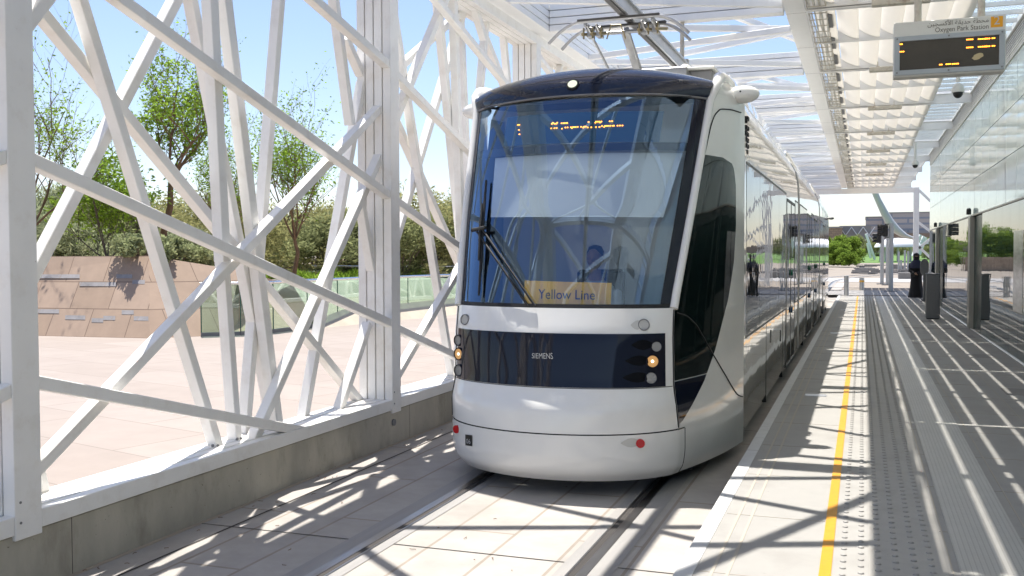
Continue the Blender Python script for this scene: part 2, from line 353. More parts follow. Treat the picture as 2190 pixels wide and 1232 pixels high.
# platform
pf = MB().box(-.90, 2.35, -18, 41.0, -.36, 0).build('platform', 'platform_concrete'); tag(pf, kind='structure')
m = MB()
y = -18.
while y < 41: m.box(-.905, -.812, y, min(y+.594, 41.0), -.02, .004); y += .6
m.build('coping', 'coping_white', pf, bevel=.002)
m = MB()
for x in (-.724, -.644): m.box(x-.008, x+.008, -18, 40.9, -.01, .0025)
y = -18+.3
while y < 40: m.box(-.80, -.2, y-.003, y+.003, -.01, .002); m.box(.44, 2.24, y-.004, y+.004, -.01, .002); y += 1.2
for x in (.455, .93, 1.5): m.box(x-.004, x+.004, -18, 40.9, -.01, .0022)
m.build('joint', 'groove', pf)
MB().box(-.20, -.14, -18, 40.6, -.01, .005).build('yellow_line', 'yellow_paint', pf)
MB().box(.045, .43, -18, 40.8, -.01, .0045).build('tactile_strip', 'tactile_grey', pf)
MB().box(.49, .87, -18, 40.6, -.01, .006).build('floor_grate', 'grate_metal', pf)
def studs(rows, zb, mt):
    m = MB(); n = 10
    for i, x in enumerate(rows):
        y = 3.5+(.06 if i % 2 else 0)
        while y < 40.5:
            vs = []
            for r, z in ((.0175, 0), (.015, .006), (.008, .009)): vs += [(x+r*math.cos(2*math.pi*k/n), y+r*math.sin(2*math.pi*k/n), zb+z) for k in range(n)]
            vs.append((x, y, zb+.0098)); fs = []
            for k in range(n):
                k2 = (k+1) % n
                for L_ in (0, 1): fs.append((L_*n+k, L_*n+k2, L_*n+n+k2, L_*n+n+k))
                fs.append((2*n+k, 2*n+k2, 3*n))
            m.add(vs, fs); y += .118
    o = m.build('tactile_studs', mt, pf, smooth=True, recalc=False); o['kind'] = 'stuff'
studs((-.085, .005), 0, 'platform_concrete'); studs((.09, .18, .272, .357), .0045, 'tactile_grey')
m = MB().box(-.62, -.38, 11.85, 12.02, -.01, .006).box(-.62, -.38, 21.4, 21.57, -.01, .006).box(-.60, -.37, 30.4, 30.55, -.01, .006); m.build('access_cover', 'alu', pf)
m = MB()
for x, yy in ((1.2, 20.2), (1.85, 17.4), (1.75, 13.0), (1.95, 21.4), (1.5, 26.0)): m.box(x-.15, x+.15, yy-.3, yy+.3, -.01, .003)
m.box(.87, 2.24, 23.45, 23.75, -.01, .0035)
m.build('dark_slab', 'dark_slab', pf)
m = MB(); m.add([(-4.335, -20, ZT+.003), (-4.315, -20, ZT+.003), (-4.315, 40, ZT+.003), (-4.335, 40, ZT+.003)], [(0, 1, 2, 3)])
for yy in np.arange(-20, 40, 5.2): m.add([(-4.60, yy, ZT+.0032), (-.92, yy, ZT+.0032), (-.92, yy+.012, ZT+.0032), (-4.60, yy+.012, ZT+.0032)], [(0, 1, 2, 3)])
tj = m.build('track_joint', 'rail_groove'); tag(tj, kind='structure')
random.seed(21); m = MB()
for i in range(60):
    x = random.choice((random.uniform(-4.58, -3.4), random.uniform(-3.0, -1.8), random.uniform(-4.6, -4.4))); yy = random.uniform(4.4, 12); a_ = random.uniform(0, 6.28); l_ = random.uniform(.012, .05)
    m.tube([(x, yy, ZT+.008), (x+l_*.5*math.cos(a_), yy+l_*.5*math.sin(a_), ZT+.010), (x+l_*math.cos(a_+.5), yy+l_*math.sin(a_+.5), ZT+.008)], .0022, 5)
tag(m.build('twig_litter', 'bark'), 'dry twigs and leaf bits scattered on the track slab', 'litter', kind='stuff')
# track: rails in grooves
def rail(x, side, label):
    r = empty('tram_rail', (x, 5, ZT), label, 'rail', 'tram rails')
    def path(off, y0=-20.):
        pts = []
        for i in range(60):
            yy = y0+(60-y0)*i/59.; z = ZT if yy <= 36 else np.interp(yy, (36, 40, 47, 60), (ZT, -.15, -.012, -.012)); pts.append((x+off, yy, z))
        for i in range(1, 26):
            a = i/25*.62; R = 85.; pts.append((x+off+(R-off-x)*(1-math.cos(a)), 60+(R-off-x)*math.sin(a), -.012))
        return pts
    def strip(o0, o1, dz, name, mt):
        a, b = path(o0), path(o1); m = MB().grid([[(p[0], p[1], p[2]+dz), (q[0], q[1], q[2]+dz)] for p, q in zip(a, b)]); m.build(name, mt, r)
    strip(-.16, .19, .004, 'bedding', 'coping_rail')
    strip(-.02, .045, .009, 'rail_head', 'rail_steel')
    strip(.0451, .09, .0065, 'flange_groove', 'rail_groove') if side > 0 else strip(-.065, -.0201, .0065, 'flange_groove', 'rail_groove')
    strip(.0901, .105, .009, 'guard_lip', 'rail_steel') if side > 0 else strip(-.08, -.0651, .009, 'guard_lip', 'rail_steel')
mat('coping_rail', (.28, .27, .258), .7, vary=.10, vscale=3, stretch=(3, .4, 1), dirt=(.30, .27, .24), dscale=4, damt=.6)
rail(-3.20, 1, 'grooved steel rail nearer the concrete curb under the lattice screen')
rail(-1.63, -1, 'grooved steel rail nearer the platform edge')
# concrete curb
cb = MB().box(-5.03, -4.62, -20, 53.2, -.4, .028).build('concrete_curb', 'curb_concrete', bevel=.006); tag(cb, 'stained concrete curb wall under the white lattice screens', 'curb')
m = MB()
for k in range(-1, 11):
    m.box(-4.622, -4.6195, colk(k)-.002+.35, colk(k)+.003+.35, -.33, .026)
m.build('joint', 'rail_groove', cb)
m = MB()
for k in (1, 2, 3): m.cyl((-4.622, colk(k)-.05, -.10), (-4.600, colk(k)-.05, -.10), .035, 12)
m.build('anchor_plate', 'mid_grey', cb)
mat('gap_sand', (.40, .33, .25), .9)
MB().box(-4.62, -4.585, -20, 50, ZT-.02, ZT+.004).build('mortar_joint', 'gap_sand', cb)

# ------------------------------------------------------------------ lattice wall (left)
ZB, ZTOP = .145, 4.80
def clip(poly, y0, y1, z0, z1):
    for ax, lim, sg in ((0, y0, 1), (0, y1, -1), (1, z0, 1), (1, z1, -1)):
        out = []
        for i in range(len(poly)):
            a, b = poly[i-1], poly[i]; da, db = sg*(a[ax]-lim), sg*(b[ax]-lim)
            if (da >= 0) != (db >= 0): t = da/(da-db); out.append((a[0]+(b[0]-a[0])*t, a[1]+(b[1]-a[1])*t))
            if db >= 0: out.append(b)
        poly = out
        if not poly: break
    return poly
def strut2(p, q, wd, e0, e1, rect):
    p, q = np.array(p), np.array(q); d = (q-p)/np.linalg.norm(q-p); n = np.array((-d[1], d[0]))
    if e0: p = p-d*8
    if e1: q = q+d*8
    return clip([tuple(p+n*wd/2), tuple(q+n*wd/2), tuple(q-n*wd/2), tuple(p-n*wd/2)], *rect)
# photograph traces: (x0,y0,x1,y1,layer,extend0,extend1,width)
BAY1 = [(70, 340, 834, 689, 1, 1, 1, .080), (85, 818, 625, 917, 1, 1, 1, .080), (268, 0, 834, 416, 1, 1, 1, .080), (680, 0, 832, 135, 1, 1, 1, .080),
        (88, 1003, 828, 221, 2, 1, 1, .080), (832, 305, 564, 912, 2, 1, 1, .080), (64, 55, 106, 0, 2, 1, 1, .080),
        (180, 0, 468, 945, 3, 1, 1, .080), (459, 0, 486, 560, 2, 1, 0, .102), (484, 545, 512, 945, 3, 0, 1, .080), (490, 0, 598, 893, 3, 1, 1, .102),
        (418, 0, 592, 900, 4, 1, 1, .080), (606, 0, 533, 910, 4, 1, 1, .080), (385, 0, 77, 593, 4, 1, 1, .080), (97, 28, 775, 858, 4, 1, 1, .080),
        (722, 0, 757, 267, 3, 1, 0, .080), (778, 430, 812, 632, 3, 0, 0, .080), (812, 0, 655, 905, 4, 1, 1, .080), (745, 80, 785, 170, 4, 0, 0, .080),
        (795, 692, 736, 868, 3, 0, 1, .080), (84, 990, 103, 1068, 4, 1, 1, .080)]
BAY2 = [(852, 160, 997, 309, 1, 1, 1, .080), (940, 0, 1080, 170, 1, 1, 1, .080), (854, 431, 979, 522, 1, 1, 1, .080), (856, 703, 964, 754, 1, 1, 1, .080),
        (958, 0, 854, 250, 2, 1, 1, .080), (974, 600, 857, 802, 2, 1, 1, .080), (1005, 15, 855, 150, 4, 1, 1, .080),
        (852, 55, 962, 740, 3, 1, 1, .080), (948, 65, 968, 272, 3, 1, 1, .102), (978, 60, 986, 300, 2, 1, 1, .102), (1000, 15, 858, 495, 4, 1, 1, .080),
        (852, 255, 978, 540, 4, 1, 1, .080), (992, 60, 1001, 270, 4, 1, 1, .102), (1030, 42, 1042, 82, 2, 1, 0, .10), (1044, 52, 1033, 185, 3, 1, 1, .09),
        (1047, 90, 1077, 165, 4, 1, 1, .102), (1081, 65, 1090, 160, 4, 1, 1, .102), (1161, 102, 1195, 143, 3, 0, 0, .0)]
def traced(lst, k):
    rect = (colk(k)+.1, colk(k+1)-.1, ZB, ZTOP); out = []
    for (x0, y0, x1, y1, L, e0, e1, wd) in lst:
        if wd <= 0: continue
        X = -4.606-.1*(L-1); a, b = onX(x0, y0, X), onX(x1, y1, X)
        poly = strut2((a[1], a[2]), (b[1], b[2]), wd, e0, e1, rect)
        if len(poly) > 2: out.append((L, [(p[0]-colk(k), p[1]) for p in poly]))
    return out
PAT1, PAT2 = traced(BAY1, 0), traced(BAY2, 1)
def flip(pat): return [(L, [(4.84-p[0], p[1]) for p in poly]) for L, poly in pat]
PATS = [PAT1, PAT2, flip(PAT1), flip(PAT2)]
labels = {-1: 'white lattice screen bay at the left edge of the photo, before the nearest column', 0: 'nearest full white lattice screen bay, trees and plaza seen through it',
          1: 'white lattice screen bay between the second column and the tram nose', 2: 'white lattice screen bay just past the corner post above the tram front'}
for k in range(-1, 10):
    Y0 = colk(k)
    r = empty('lattice_screen', (-4.8, Y0, .03), labels.get(k, 'white lattice screen bay seen only as glimpses or reflections along the track'), 'lattice screen', 'lattice screens along the track')
    f = MB(); f2 = MB()
    for L in range(4):
        x1 = -4.60-.1*L
        f.box(x1-.082, x1, Y0+.102, Y0+4.738, .035, .145); f2.box(x1-.088, x1, Y0+.102, Y0+4.738, 4.80, 4.936)
    f.build('sill', 'white_steel', r, bevel=.004); f2.build('head_beam', 'white_steel', r, bevel=.004)
    pat = PATS[0] if k == 0 else PATS[1] if k == 1 else PATS[(k*3+2) % 4]
    for i, (L, poly) in enumerate(pat):
        xf = -4.603-.1*(L-1)-.0013*(i % 7)
        MB().prism([(p[0]+Y0, p[1]) for p in poly], 0, xf-.092, xf).build('strut', 'white_steel', r, bevel=.005)
m = MB()
for px_, py_ in ((456, 953), (466, 953), (508, 939), (516, 938)):
    p = onX(px_, py_, -4.80); m.cyl((-4.812, p[1], p[2]), (-4.797, p[1], p[2]), .011, 8)
m.build('bolt', 'mid_grey', [o for o in bpy.data.objects if o.name.startswith('lattice_screen') and abs(o.location.y-colk(0)) < .01][0])
clab = {0: 'nearest white column of four planks at the left edge', 1: 'white column of four planks in the middle of the lattice wall', 2: 'white column of four planks at the roof corner behind the tram roof'}
for k in range(-1, 11):
    m = MB(); Y0 = colk(k)
    for L in range(4): x1 = -4.598-.1*L; m.box(x1-.088, x1, Y0-.1, Y0+.1, .0 if L == 0 else .03, 4.936)
    o = m.build('column', 'white_steel', bevel=.004)
    tag(o, clab.get(k, 'white column of four planks farther along the lattice wall, seen as a glimpse or reflection'), 'column', 'columns of the lattice wall')
    m = MB()
    for zz in (.10, .22): m.cyl((-4.60, Y0-.06, zz), (-4.594, Y0-.06, zz), .008, 8)
    m.build('bolt', 'mid_grey', o)

# ------------------------------------------------------------------ roof
for k in range(-1, 11):
    m = MB(); Y0 = colk(k)
    for L in range(4): z0 = 4.955+.105*L; m.box(-4.40, -1.05, Y0-.1, Y0+.1, z0, z0+.092)
    m.box(-4.996, -4.664, Y0-.099, Y0+.099, 4.957, 5.36)
    o = m.build('roof_beam', 'roof_white', bevel=.003)
    tag(o, {2: 'white four plank roof beam above the tram front, meeting the corner column', 10: 'white roof beam closing the far end of the station'}.get(k, 'white four plank roof beam crossing over the track farther along'), 'roof beam', 'beams over the track')
    m = MB(); m.box(-.76, 2.24, Y0-.05, Y0+.05, 4.96, 4.975); m.box(-.76, 2.24, Y0-.008, Y0+.008, 4.9755, 5.17); m.box(-.76, 2.24, Y0-.05, Y0+.05, 5.1705, 5.185)
    m.box(1.32, 2.22, Y0+.1, Y0+.14, 4.98, 5.25)
    o = m.build('platform_beam', 'roof_white', bevel=.002)
    tag(o, {1: 'pale steel beam over the platform carrying the hanging station sign', 2: 'pale steel beam over the platform crossing just behind the hanging sign'}.get(k, 'pale steel beam over the platform in the repeating row behind the sign'), 'beam', 'beams over the platform')
e = MB()
for L in range(4): z0 = 4.957+.105*L; e.box(-4.66, -4.41, -.5, 53.0, z0, z0+.09)
tag(e.build('eave_beam', 'roof_white', bevel=.003), 'long white plank eave beam on top of the lattice wall', 'beam')
gd = MB().box(-1.04, -.77, -.5, 53.0, 5.0, 5.34).build('girder', 'roof_white', bevel=.004)
tag(gd, 'long white box girder running between the slatted roof and the open roof', 'girder')
m = MB()
for i in range(22): m.box(-1.042, -.768, -.2+2.42*i, -.196+2.42*i, 4.9985, 5.3)
m.build('seam', 'mid_grey', gd)
ct = empty('cable_tray', (-.6, 0, 4.95), 'wire mesh cable tray hung beside the white girder', 'cable tray')
m = MB()
for x in (-.74, -.66, -.58, -.50):
    m.bar((x, -.5, 5.0), (x, 53, 5.0), .008, .008)
for x in (-.74, -.50): m.bar((x, -.5, 5.07), (x, 53, 5.07), .008, .008)
y = -.4
while y < 52.6: m.bar((-.745, y, 4.995), (-.495, y, 4.995), .012, .012); m.bar((-.745, y, 4.995), (-.745, y, 5.08), .01, .01); m.bar((-.495, y, 4.995), (-.495, y, 5.08), .01, .01); y += .4
m.build('mesh', 'rusty_white', ct)
random.seed(4); m = MB()
for i in range(5):
    pts = [(-.70+.045*i+random.uniform(-.015, .015), -.5+.6*j, 5.015+random.uniform(0, .03)) for j in range(88)]; m.tube(pts, .011, 6)
m.build('cable', 'sign_white', ct); m = MB()
for k in range(-1, 10):
    Y0 = colk(k)
    for yy in (Y0+1.0, Y0+2.6, Y0+4.0): m.box(-.50, -.44, yy-.4, yy+.4, 5.02, 5.13)
m.build('cable_box', 'mid_grey', ct)
# roof struts over the track
RP = [[(-4.4, .1, -1.05, 2.0, 1), (-4.4, 2.9, -1.05, .2, 2), (-4.4, 1.6, -1.05, 2.9, 3), (-4.4, 4.7, -1.05, 3.3, 1), (-4.4, 3.4, -1.05, 4.6, 2), (-2.9, .1, -1.05, 4.2, 4)],
      [(-4.4, .9, -1.05, .3, 1), (-4.4, 1.5, -1.05, 3.4, 2), (-4.4, 3.9, -1.05, 1.5, 3), (-4.4, 3.0, -1.05, 4.5, 1), (-3.6, 4.72, -1.05, 3.0, 4)],
      [(-4.4, 2.2, -1.05, 1.2, 1), (-4.4, .3, -1.05, 1.7, 2), (-4.4, 4.3, -1.05, 2.3, 3), (-4.4, 2.6, -1.05, 4.1, 1), (-2.4, .1, -1.05, 3.6, 4)]]
for k in range(-1, 10):
    Y0 = colk(k); r = empty('roof_lattice', (-2.7, Y0, 4.95), {2: 'open white roof lattice bay right above the pantograph', 1: 'open white roof lattice bay over the track before the tram'}.get(k, 'open white roof lattice bay farther along over the track'), 'roof lattice', 'roof lattice bays')
    for i, (xa, ya, xb, yb, L) in enumerate(RP[k % 3]):
        poly = strut2((xa, ya), (xb, yb), .085, 1, 1, (-4.405, -1.045, .103, 4.737))
        if len(poly) > 2: z0 = 4.96+.105*(L-1)+.0013*i; MB().prism([(p[0], p[1]+Y0) for p in poly], 2, z0, z0+.09).build('strut', 'roof_white', r, bevel=.004)
# louvre fins over the platform
def finmesh():
    m = MB(); rows = []
    for i in range(9):
        a = i/8; x = .303*a; z = .15*(1-a)**1.6; rows.append([(x, 0, z), (x, 2.30, z)])
    m.grid(rows); th = [[(p[0]+.008, p[1], p[2]+.010) for p in r] for r in rows]; m.grid(th)
    for e in (0, 1): m.grid([[rows[i][e], th[i][e]] for i in range(9)])
    m.grid([[rows[0][0], th[0][0]], [rows[0][1], th[0][1]]]); m.grid([[rows[-1][0], th[-1][0]], [rows[-1][1], th[-1][1]]])
    return m
fin0 = None
for k in range(-1, 10):
    Y0 = colk(k)
    for h in (0, 1):
        ys0 = Y0+.07+h*2.40
        lab = 'white louvre panel beside the hanging sign, %s half of its bay' % ('nearer' if h == 0 else 'farther') if k == 2 else 'white louvre panel farther along over the platform' if k > 2 else 'white louvre panel over the platform before the sign'
        r = empty('louvre_panel', (-.70, ys0, 5.03), lab, 'louvre panel', 'louvre panels over the platform')
        for j in range(7):
            if fin0 is None:
                fin0 = finmesh().build('fin', 'fin_white', r, smooth=30); o = fin0; o.location = (0, 0, 0)
            else:
                o = fin0.copy(); col.objects.link(o); o.parent = r
            o.location = (.305*j, 0, 0)
        MB().box(-.72, 1.44, ys0+2.305, ys0+2.325, 4.99, 5.20).build('end_rail', 'roof_white', r)
    r = MB().box(1.42, 2.18, Y0+.16, Y0+4.78, 5.24, 5.255).build('roof_panel', 'frit_roof')
    tag(r, 'patterned pale glass roof panel between louvres and glass wall' if k > 1 else 'patterned pale glass roof panel overhead near the sign', 'roof panel', 'patterned roof panels')
    m = MB().bar((1.40, Y0+.16, 5.2), (1.40, Y0+4.78, 5.2), .14, .06).bar((2.2, Y0, 5.2), (2.2, Y0+4.84, 5.2), .04, .1)
    for q in range(8): m.bar((1.47, Y0+.35+.58*q, 5.2), (2.18, Y0+.35+.58*q, 5.2), .05, .06)  # crossbars added for the sun stripes they cast on wall and platform
    m.build('panel_frame', 'roof_white', r)
# hanging lights
for k in range(-1, 8):
    Y0 = 13.55+4.84*(k-1)
    lab = ['rusty white batten lamp hanging nearest, left of the station sign', 'rusty white batten lamp second from the sign', 'rusty white batten lamp third from the sign', 'rusty white batten lamp fourth from the sign', 'rusty white batten lamp fifth from the sign', 'rusty white batten lamp sixth from the sign', 'rusty white batten lamp hung farthest along the roof']
    r = empty('batten_lamp', (.45, Y0, 4.82), lab[min(max(k-1, 0), 6)] if k >= 1 else 'rusty white batten lamp overhead behind the viewer', 'lamp', 'batten lamps over the platform')
    MB().box(.08, .78, Y0-.06, Y0+.06, 4.82, 4.90).build('housing', 'rusty_white', r, bevel=.01)
    m = MB()
    for x in (.22, .62): m.cyl((x, Y0, 4.90), (x, Y0, 5.0), .008, 8).box(x-.03, x+.03, Y0-.03, Y0+.03, 4.90, 4.915)
    m.build('hanger', 'rusty_white', r)
# dome cameras
for (Y0, lab) in ((17.85, 'white dome camera hanging under the station sign'), (31.9, 'white dome camera hanging farther down the platform')):
    r = empty('dome_camera', (1.46, Y0, 4.2), lab, 'camera', 'dome cameras')
    MB().cyl((1.46, Y0, 4.48), (1.46, Y0, 5.0), .035, 12).build('stem', 'sign_white', r, smooth=True)
    rings = [[(1.46+q*math.cos(t*math.pi/10), Y0+q*math.sin(t*math.pi/10), z) for t in range(20)] for q, z in ((.04, 4.46), (.08, 4.42), (.10, 4.35), (.10, 4.31))]
    MB().loft(rings).build('housing', 'sign_white', r, smooth=True)
    MB().ell((1.46, Y0, 4.30), .078, .078, .085, 20, 10).build('dome', 'black_plastic', r, smooth=True)

# ------------------------------------------------------------------ station sign
SY = 9.15
def sp(x, y): p = onY(x, y, SY); return p[0], p[2]
xL, _ = sp(1911, 100); xR, _ = sp(2151, 100); zt = sp(2031, 40)[1]; zb = sp(2031, 159)[1]; zm = sp(2031, 71.5)[1]
sg = empty('station_sign', ((xL+xR)/2, SY, zb), 'hanging white station sign with dark display and orange number 2', 'sign')
MB().box(xL, xR, SY, SY+.16, zb, zt).build('case', 'sign_white', sg, bevel=.008)
zf1 = zm; zf0 = zb+.014
f = MB()
a, b, t = xL+.008, xR-.008, .042
f.box(a, b, SY-.014, SY, zf0, zf0+t); f.box(a, b, SY-.014, SY, zf1-t, zf1); f.box(a, a+t, SY-.0145, SY, zf0+t, zf1-t); f.box(b-t, b, SY-.0145, SY, zf0+t, zf1-t)
f.build('display_frame', 'sign_frame', sg, bevel=.003)
MB().box(a+t-.005, b-t+.005, SY-.004, SY+.001, zf0+t-.005, zf1-t+.005).build('display_screen', 'screen_brown', sg)
m = MB()
for fx in (0, .5, 1):
    for zz in (zf0+t/2, zf1-t/2): x = a+t/2+(b-a-t)*fx; m.cyl((x, SY-.018, zz), (x, SY-.012, zz), .008, 8)
m.build('screw', 'mid_grey', sg)
m = MB()
for x in (1964, 2101): xx = sp(x, 30)[0]; m.cyl((xx, SY+.08, zt-.01), (xx, SY+.08, 4.965), .03, 12)
m.build('hanger', 'rusty_white', sg, smooth=True)
ox0, oz0 = sp(2119, 59); ox1, oz1 = sp(2145, 34)
MB().box(ox0, ox1, SY-.003, SY+.001, oz0, oz1).build('number_plate', 'sign_orange', sg)
text('number', '2', 'coping_white', sg, .10, ((ox0+ox1)/2, SY-.0045, oz0+.022), (1, 0, 0), (0, 0, 1), align='CENTER')
tx, tz = sp(2115, 61)
text('lettering', 'Oxygen Park Station', 'ink_grey', sg, .058, (tx, SY-.003, tz), (1, 0, 0), (0, 0, 1), align='RIGHT', squeeze=.86)
# Arabic name, in contextual letter forms set right to left
ar = '\uFEE6\uFEF4\uFEA0\uFEB4\uFEDB\uFEF7\u0627 \uFE94\uFED8\uFEF3\uFEAA\uFEA3 \uFE94\uFEC4\uFEA4\uFEE3'
tx2, tz2 = sp(2115, 47)
text('lettering', ar, 'ink_grey', sg, .052, (tx2, SY-.003, tz2), (1, 0, 0), (0, 0, 1), align='RIGHT', squeeze=1.0)
m = MB()
def dash(x, y, n, w_=3.2, gap=5.2):
    for i in range(n):
        X, Z = sp(x+i*gap, y-i*gap*.06); m.box(X-.0055, X+.0055, SY-.0052, SY-.0042, Z-.0045, Z+.0045)
for (x, y, n) in ((1925, 95, 2), (1924.5, 111, 3), (2068, 85, 4), (2093, 84, 5), (2108, 83, 3), (2122.5, 82, 2), (2068, 102, 4), (2093, 100.5, 5), (2108, 99.5, 3), (2122.5, 98.5, 2), (2010, 138.5, 2), (2024, 137.6, 3), (2037, 137, 4)): dash(x, y, n, gap=3.9)
m.build('led_row', 'led_orange', sg)
cx_, cz_ = sp(2091, 121); m = MB(); n = 14
m.prism([(cx_+.042*math.cos(2*math.pi*i/n)*(1+.15*math.sin(3*i)), cz_+.026*math.sin(2*math.pi*i/n)+.012*math.cos(2*math.pi*i/n)) for i in range(n)], 1, SY-.0062, SY-.004)
m.build('sticker_patch', 'sticker', sg)

# ------------------------------------------------------------------ glass building (right)
GX = 2.25
gb = empty('glass_building', (GX, 10, 0), 'long station building with pale glass upper wall and mirror glass below', 'building')
m = MB(); jl = MB()
def pane_rows(name, mt, z0, z1, pw, y0=-1., y1=38.2, skip=(), x=GX):
    m = MB(); yy = y0
    while yy < y1-.05:
        ye = min(yy+pw, y1)
        if not any(s0 < (yy+ye)/2 < s1 for s0, s1 in skip): m.box(x, x+.02, yy+.007, ye-.007, z0, z1)
        yy = ye
    return m.build(name, mt, gb)
DO = [(21.75, 23.55), (31.9, 34.0)]
pane_rows('upper_glazing', 'frit_glass', 2.50, 3.254, 1.21)
pane_rows('upper_glazing', 'frit_glass', 3.266, 4.018, 1.21); pane_rows('upper_glazing', 'frit_glass', 4.03, 4.79, 1.21)
yy = -18.; mm = MB()
segs = [(-1., 21.72), (23.60, 31.87), (34.05, 38.2)]
for s0, s1 in segs:
    n = max(1, round((s1-s0)/1.0)); dy = (s1-s0)/n
    for i in range(n): mm.box(GX, GX+.02, s0+dy*i+.004, s0+dy*(i+1)-.004, .015, 2.455)
mm.build('lower_glazing', 'mirror_glass', gb)
MB().box(GX-.02, GX+.03, -1, 38.2, 2.46, 2.495).build('transom', 'bronze_frame', gb, bevel=.004)
MB().box(GX+.06, GX+4.5, -1, 38.15, 0.0, 5.3).build('inner_wall', 'cab_dark', gb)
for s0, s1 in DO:
    m = MB().box(GX-.05, GX+.05, s1+.02, s1+.42, 0, 2.455).build('door_post', 'bronze_frame', gb, bevel=.006)
    MB().cyl((GX-.07, s1+.1, 2.50), (GX-.07, s1+.1, 2.58), .05, 12).ell((GX-.07, s1+.1, 2.60), .05, .05, .05, 12, 8).build('door_sensor', 'black_plastic', gb, smooth=True)
    MB().box(GX+.040, GX+.055, s0, s1, 0.01, 2.45).build('door_leaf', 'door_glass', gb)
m = MB()
for i in range(9): z = 4.83+.047*i; m.box(GX-.03, GX+.03, -1, 38.1, z, z+.022)
m.build('louvre_band', 'louver_white', gb)
MB().box(GX+.035, GX+.055, -1, 38.1, 4.80, 5.28).build('louvre_back', 'louver_dark', gb)
MB().box(GX-.025, GX+.02, -1, 38.15, 4.792, 4.825).build('top_trim', 'louver_white', gb)
MB().box(GX-.03, GX+.0, -1, 38.2, 0, .014).build('floor_channel', 'alu', gb)
m = MB()
for s in (0, 1):
    m.box(GX-.004, GX-.0015, 15.3+1.05*s, 16.25+1.05*s, .75, 2.0)
glassmat('film', (.78, .78, .76), .35, 2.0, rmax=.8)
# pale panels on the mirror glass, standing in for a board seen in it
mat('notice', (.52, .52, .50), .2, vary=.2, vscale=4, stretch=(1, .5, 3), ior=1.6)
m.build('notice_panel', 'notice', gb)
# far end frame right of the platform
r = empty('end_frame', (2.5, 52.8, 0), 'white steel end post with braces at the far right end of the station', 'post')
MB().box(2.36, 2.62, 52.7, 52.95, -.02, 4.95).build('post', 'roof_white', r, bevel=.01)
m = MB()
for a, b in (((2.6, 52.8, 4.8), (4.4, 52.8, 2.9)), ((2.6, 52.8, 3.2), (4.2, 52.8, 1.9)), ((2.6, 52.8, 1.9), (4.2, 52.8, 3.3)), ((2.7, 52.8, .3), (4.2, 52.8, 2.2)), ((2.9, 52.8, 0), (4.0, 52.8, 1.7)), ((2.62, 52.8, 2.0), (4.4, 52.8, .2))): m.bar(a, b, .12, .12)
m.build('brace', 'roof_white', r)
tag(MB().box(-4.4, 2.6, 52.78, 53.0, 4.70, 4.95).build('end_beam', 'roof_white', bevel=.01), 'white end beam across the mouth of the station', 'beam')

# ------------------------------------------------------------------ TRAM
XC = -2.45; YS = 9.88
_zt = np.array([-.22, -.17, -.13, 0., .2, .4, .55, 1.0, 1.215, 2.0, 3.08, 3.30, 3.45])
_tab = np.array([  # Y0, hw, sag
    [7.70, .93, .50], [7.64, .97, .53], [7.58, 1.00, .56], [7.545, 1.02, .58], [7.55, 1.02, .57], [7.575, 1.005, .50], [7.675, .98, .42], [7.75, .97, .36], [7.845, .97, .31],
    [8.11, 1.05, .40], [8.58, 1.14, .47], [8.69, 1.165, .47], [8.76, 1.18, .47]])
_zf = np.linspace(-.3, 3.5, 761); _tf = []
for j in range(3):
    v = np.interp(_zf, _zt, _tab[:, j]); kx = np.exp(-.5*(np.arange(-24, 25)/5.)**2); kx /= kx.sum()
    _tf.append(np.convolve(np.pad(v, 24, mode='edge'), kx, 'valid'))
def prof(z): return [float(np.interp(z, _zf, a)) for a in _tf]
def shell(q, z):
    Y0, hw, sag = prof(z); s = abs(q); sg_ = 1 if q >= 0 else -1
    if s <= 1: return np.array((XC+hw*q, Y0+sag*(.72*s**2+.28*s**7), z))
    t = s-1; ex, ey = 1.35, YS; cx, cy = hw, Y0+sag
    bul = .05*math.sin(math.pi*min(t, 1))
    return np.array((XC+sg_*(cx+(ex-cx)*t+bul), cy+(ey-cy)*t-bul*.15, z))
def surf(q, z, off=0.):
    p = shell(q, z); h = 1e-3
    n = np.cross(shell(q+h, z)-shell(q-h, z), shell(q, z+h)-shell(q, z-h)); n /= np.linalg.norm(n)
    return p+n*off
def span(q0, q1, n):
    """parameter samples that bunch up round the two front corners"""
    base = sorted(set([q0, q1]+[c+d for c in (-1, 1) for d in (-.12, -.06, -.03, -.012, 0, .012, .03, .06) if q0 < c+d < q1]+list(np.linspace(q0, q1, n))))
    return base
def patch(q0, q1, z0, z1, off=0., nq=24, nz=16):
    """q0,q1 numbers or functions of z"""
    rows = []
    fq = callable(q0) or callable(q1)
    for i in range(nz+1):
        z = z0+(z1-z0)*i/nz
        a = q0(z) if callable(q0) else q0; b = q1(z) if callable(q1) else q1
        qs = list(np.linspace(a, b, nq+1)) if fq else span(a, b, nq)
        rows.append([tuple(surf(q, z, off)) for q in qs])
    return MB().grid(rows)
_Q = np.linspace(-1.99, 2.0, 420); _Z = np.linspace(-.2, 3.35, 420)
_G = np.array([[shell(q, z) for q in _Q] for z in _Z]); _d = _G-CAM; _kk = _d@_f
_PX = PW/2+FPX*(_d@_r)/_kk; _PY = PH/2-FPX*(_d@_u)/_kk
_ok = np.broadcast_to(_Q > -1.02, _PX.shape)
def qz(x, y):
    e = np.where(_ok, (_PX-x)**2+(_PY-y)**2, 1e9); i, j = np.unravel_index(np.argmin(e), e.shape); return float(_Q[j]), float(_Z[i])
tram = empty('tram', (XC, 22, ZT), 'white three section tram with dark windscreen stopped at the platform', 'tram')
tram.location = (0, 0, 0)
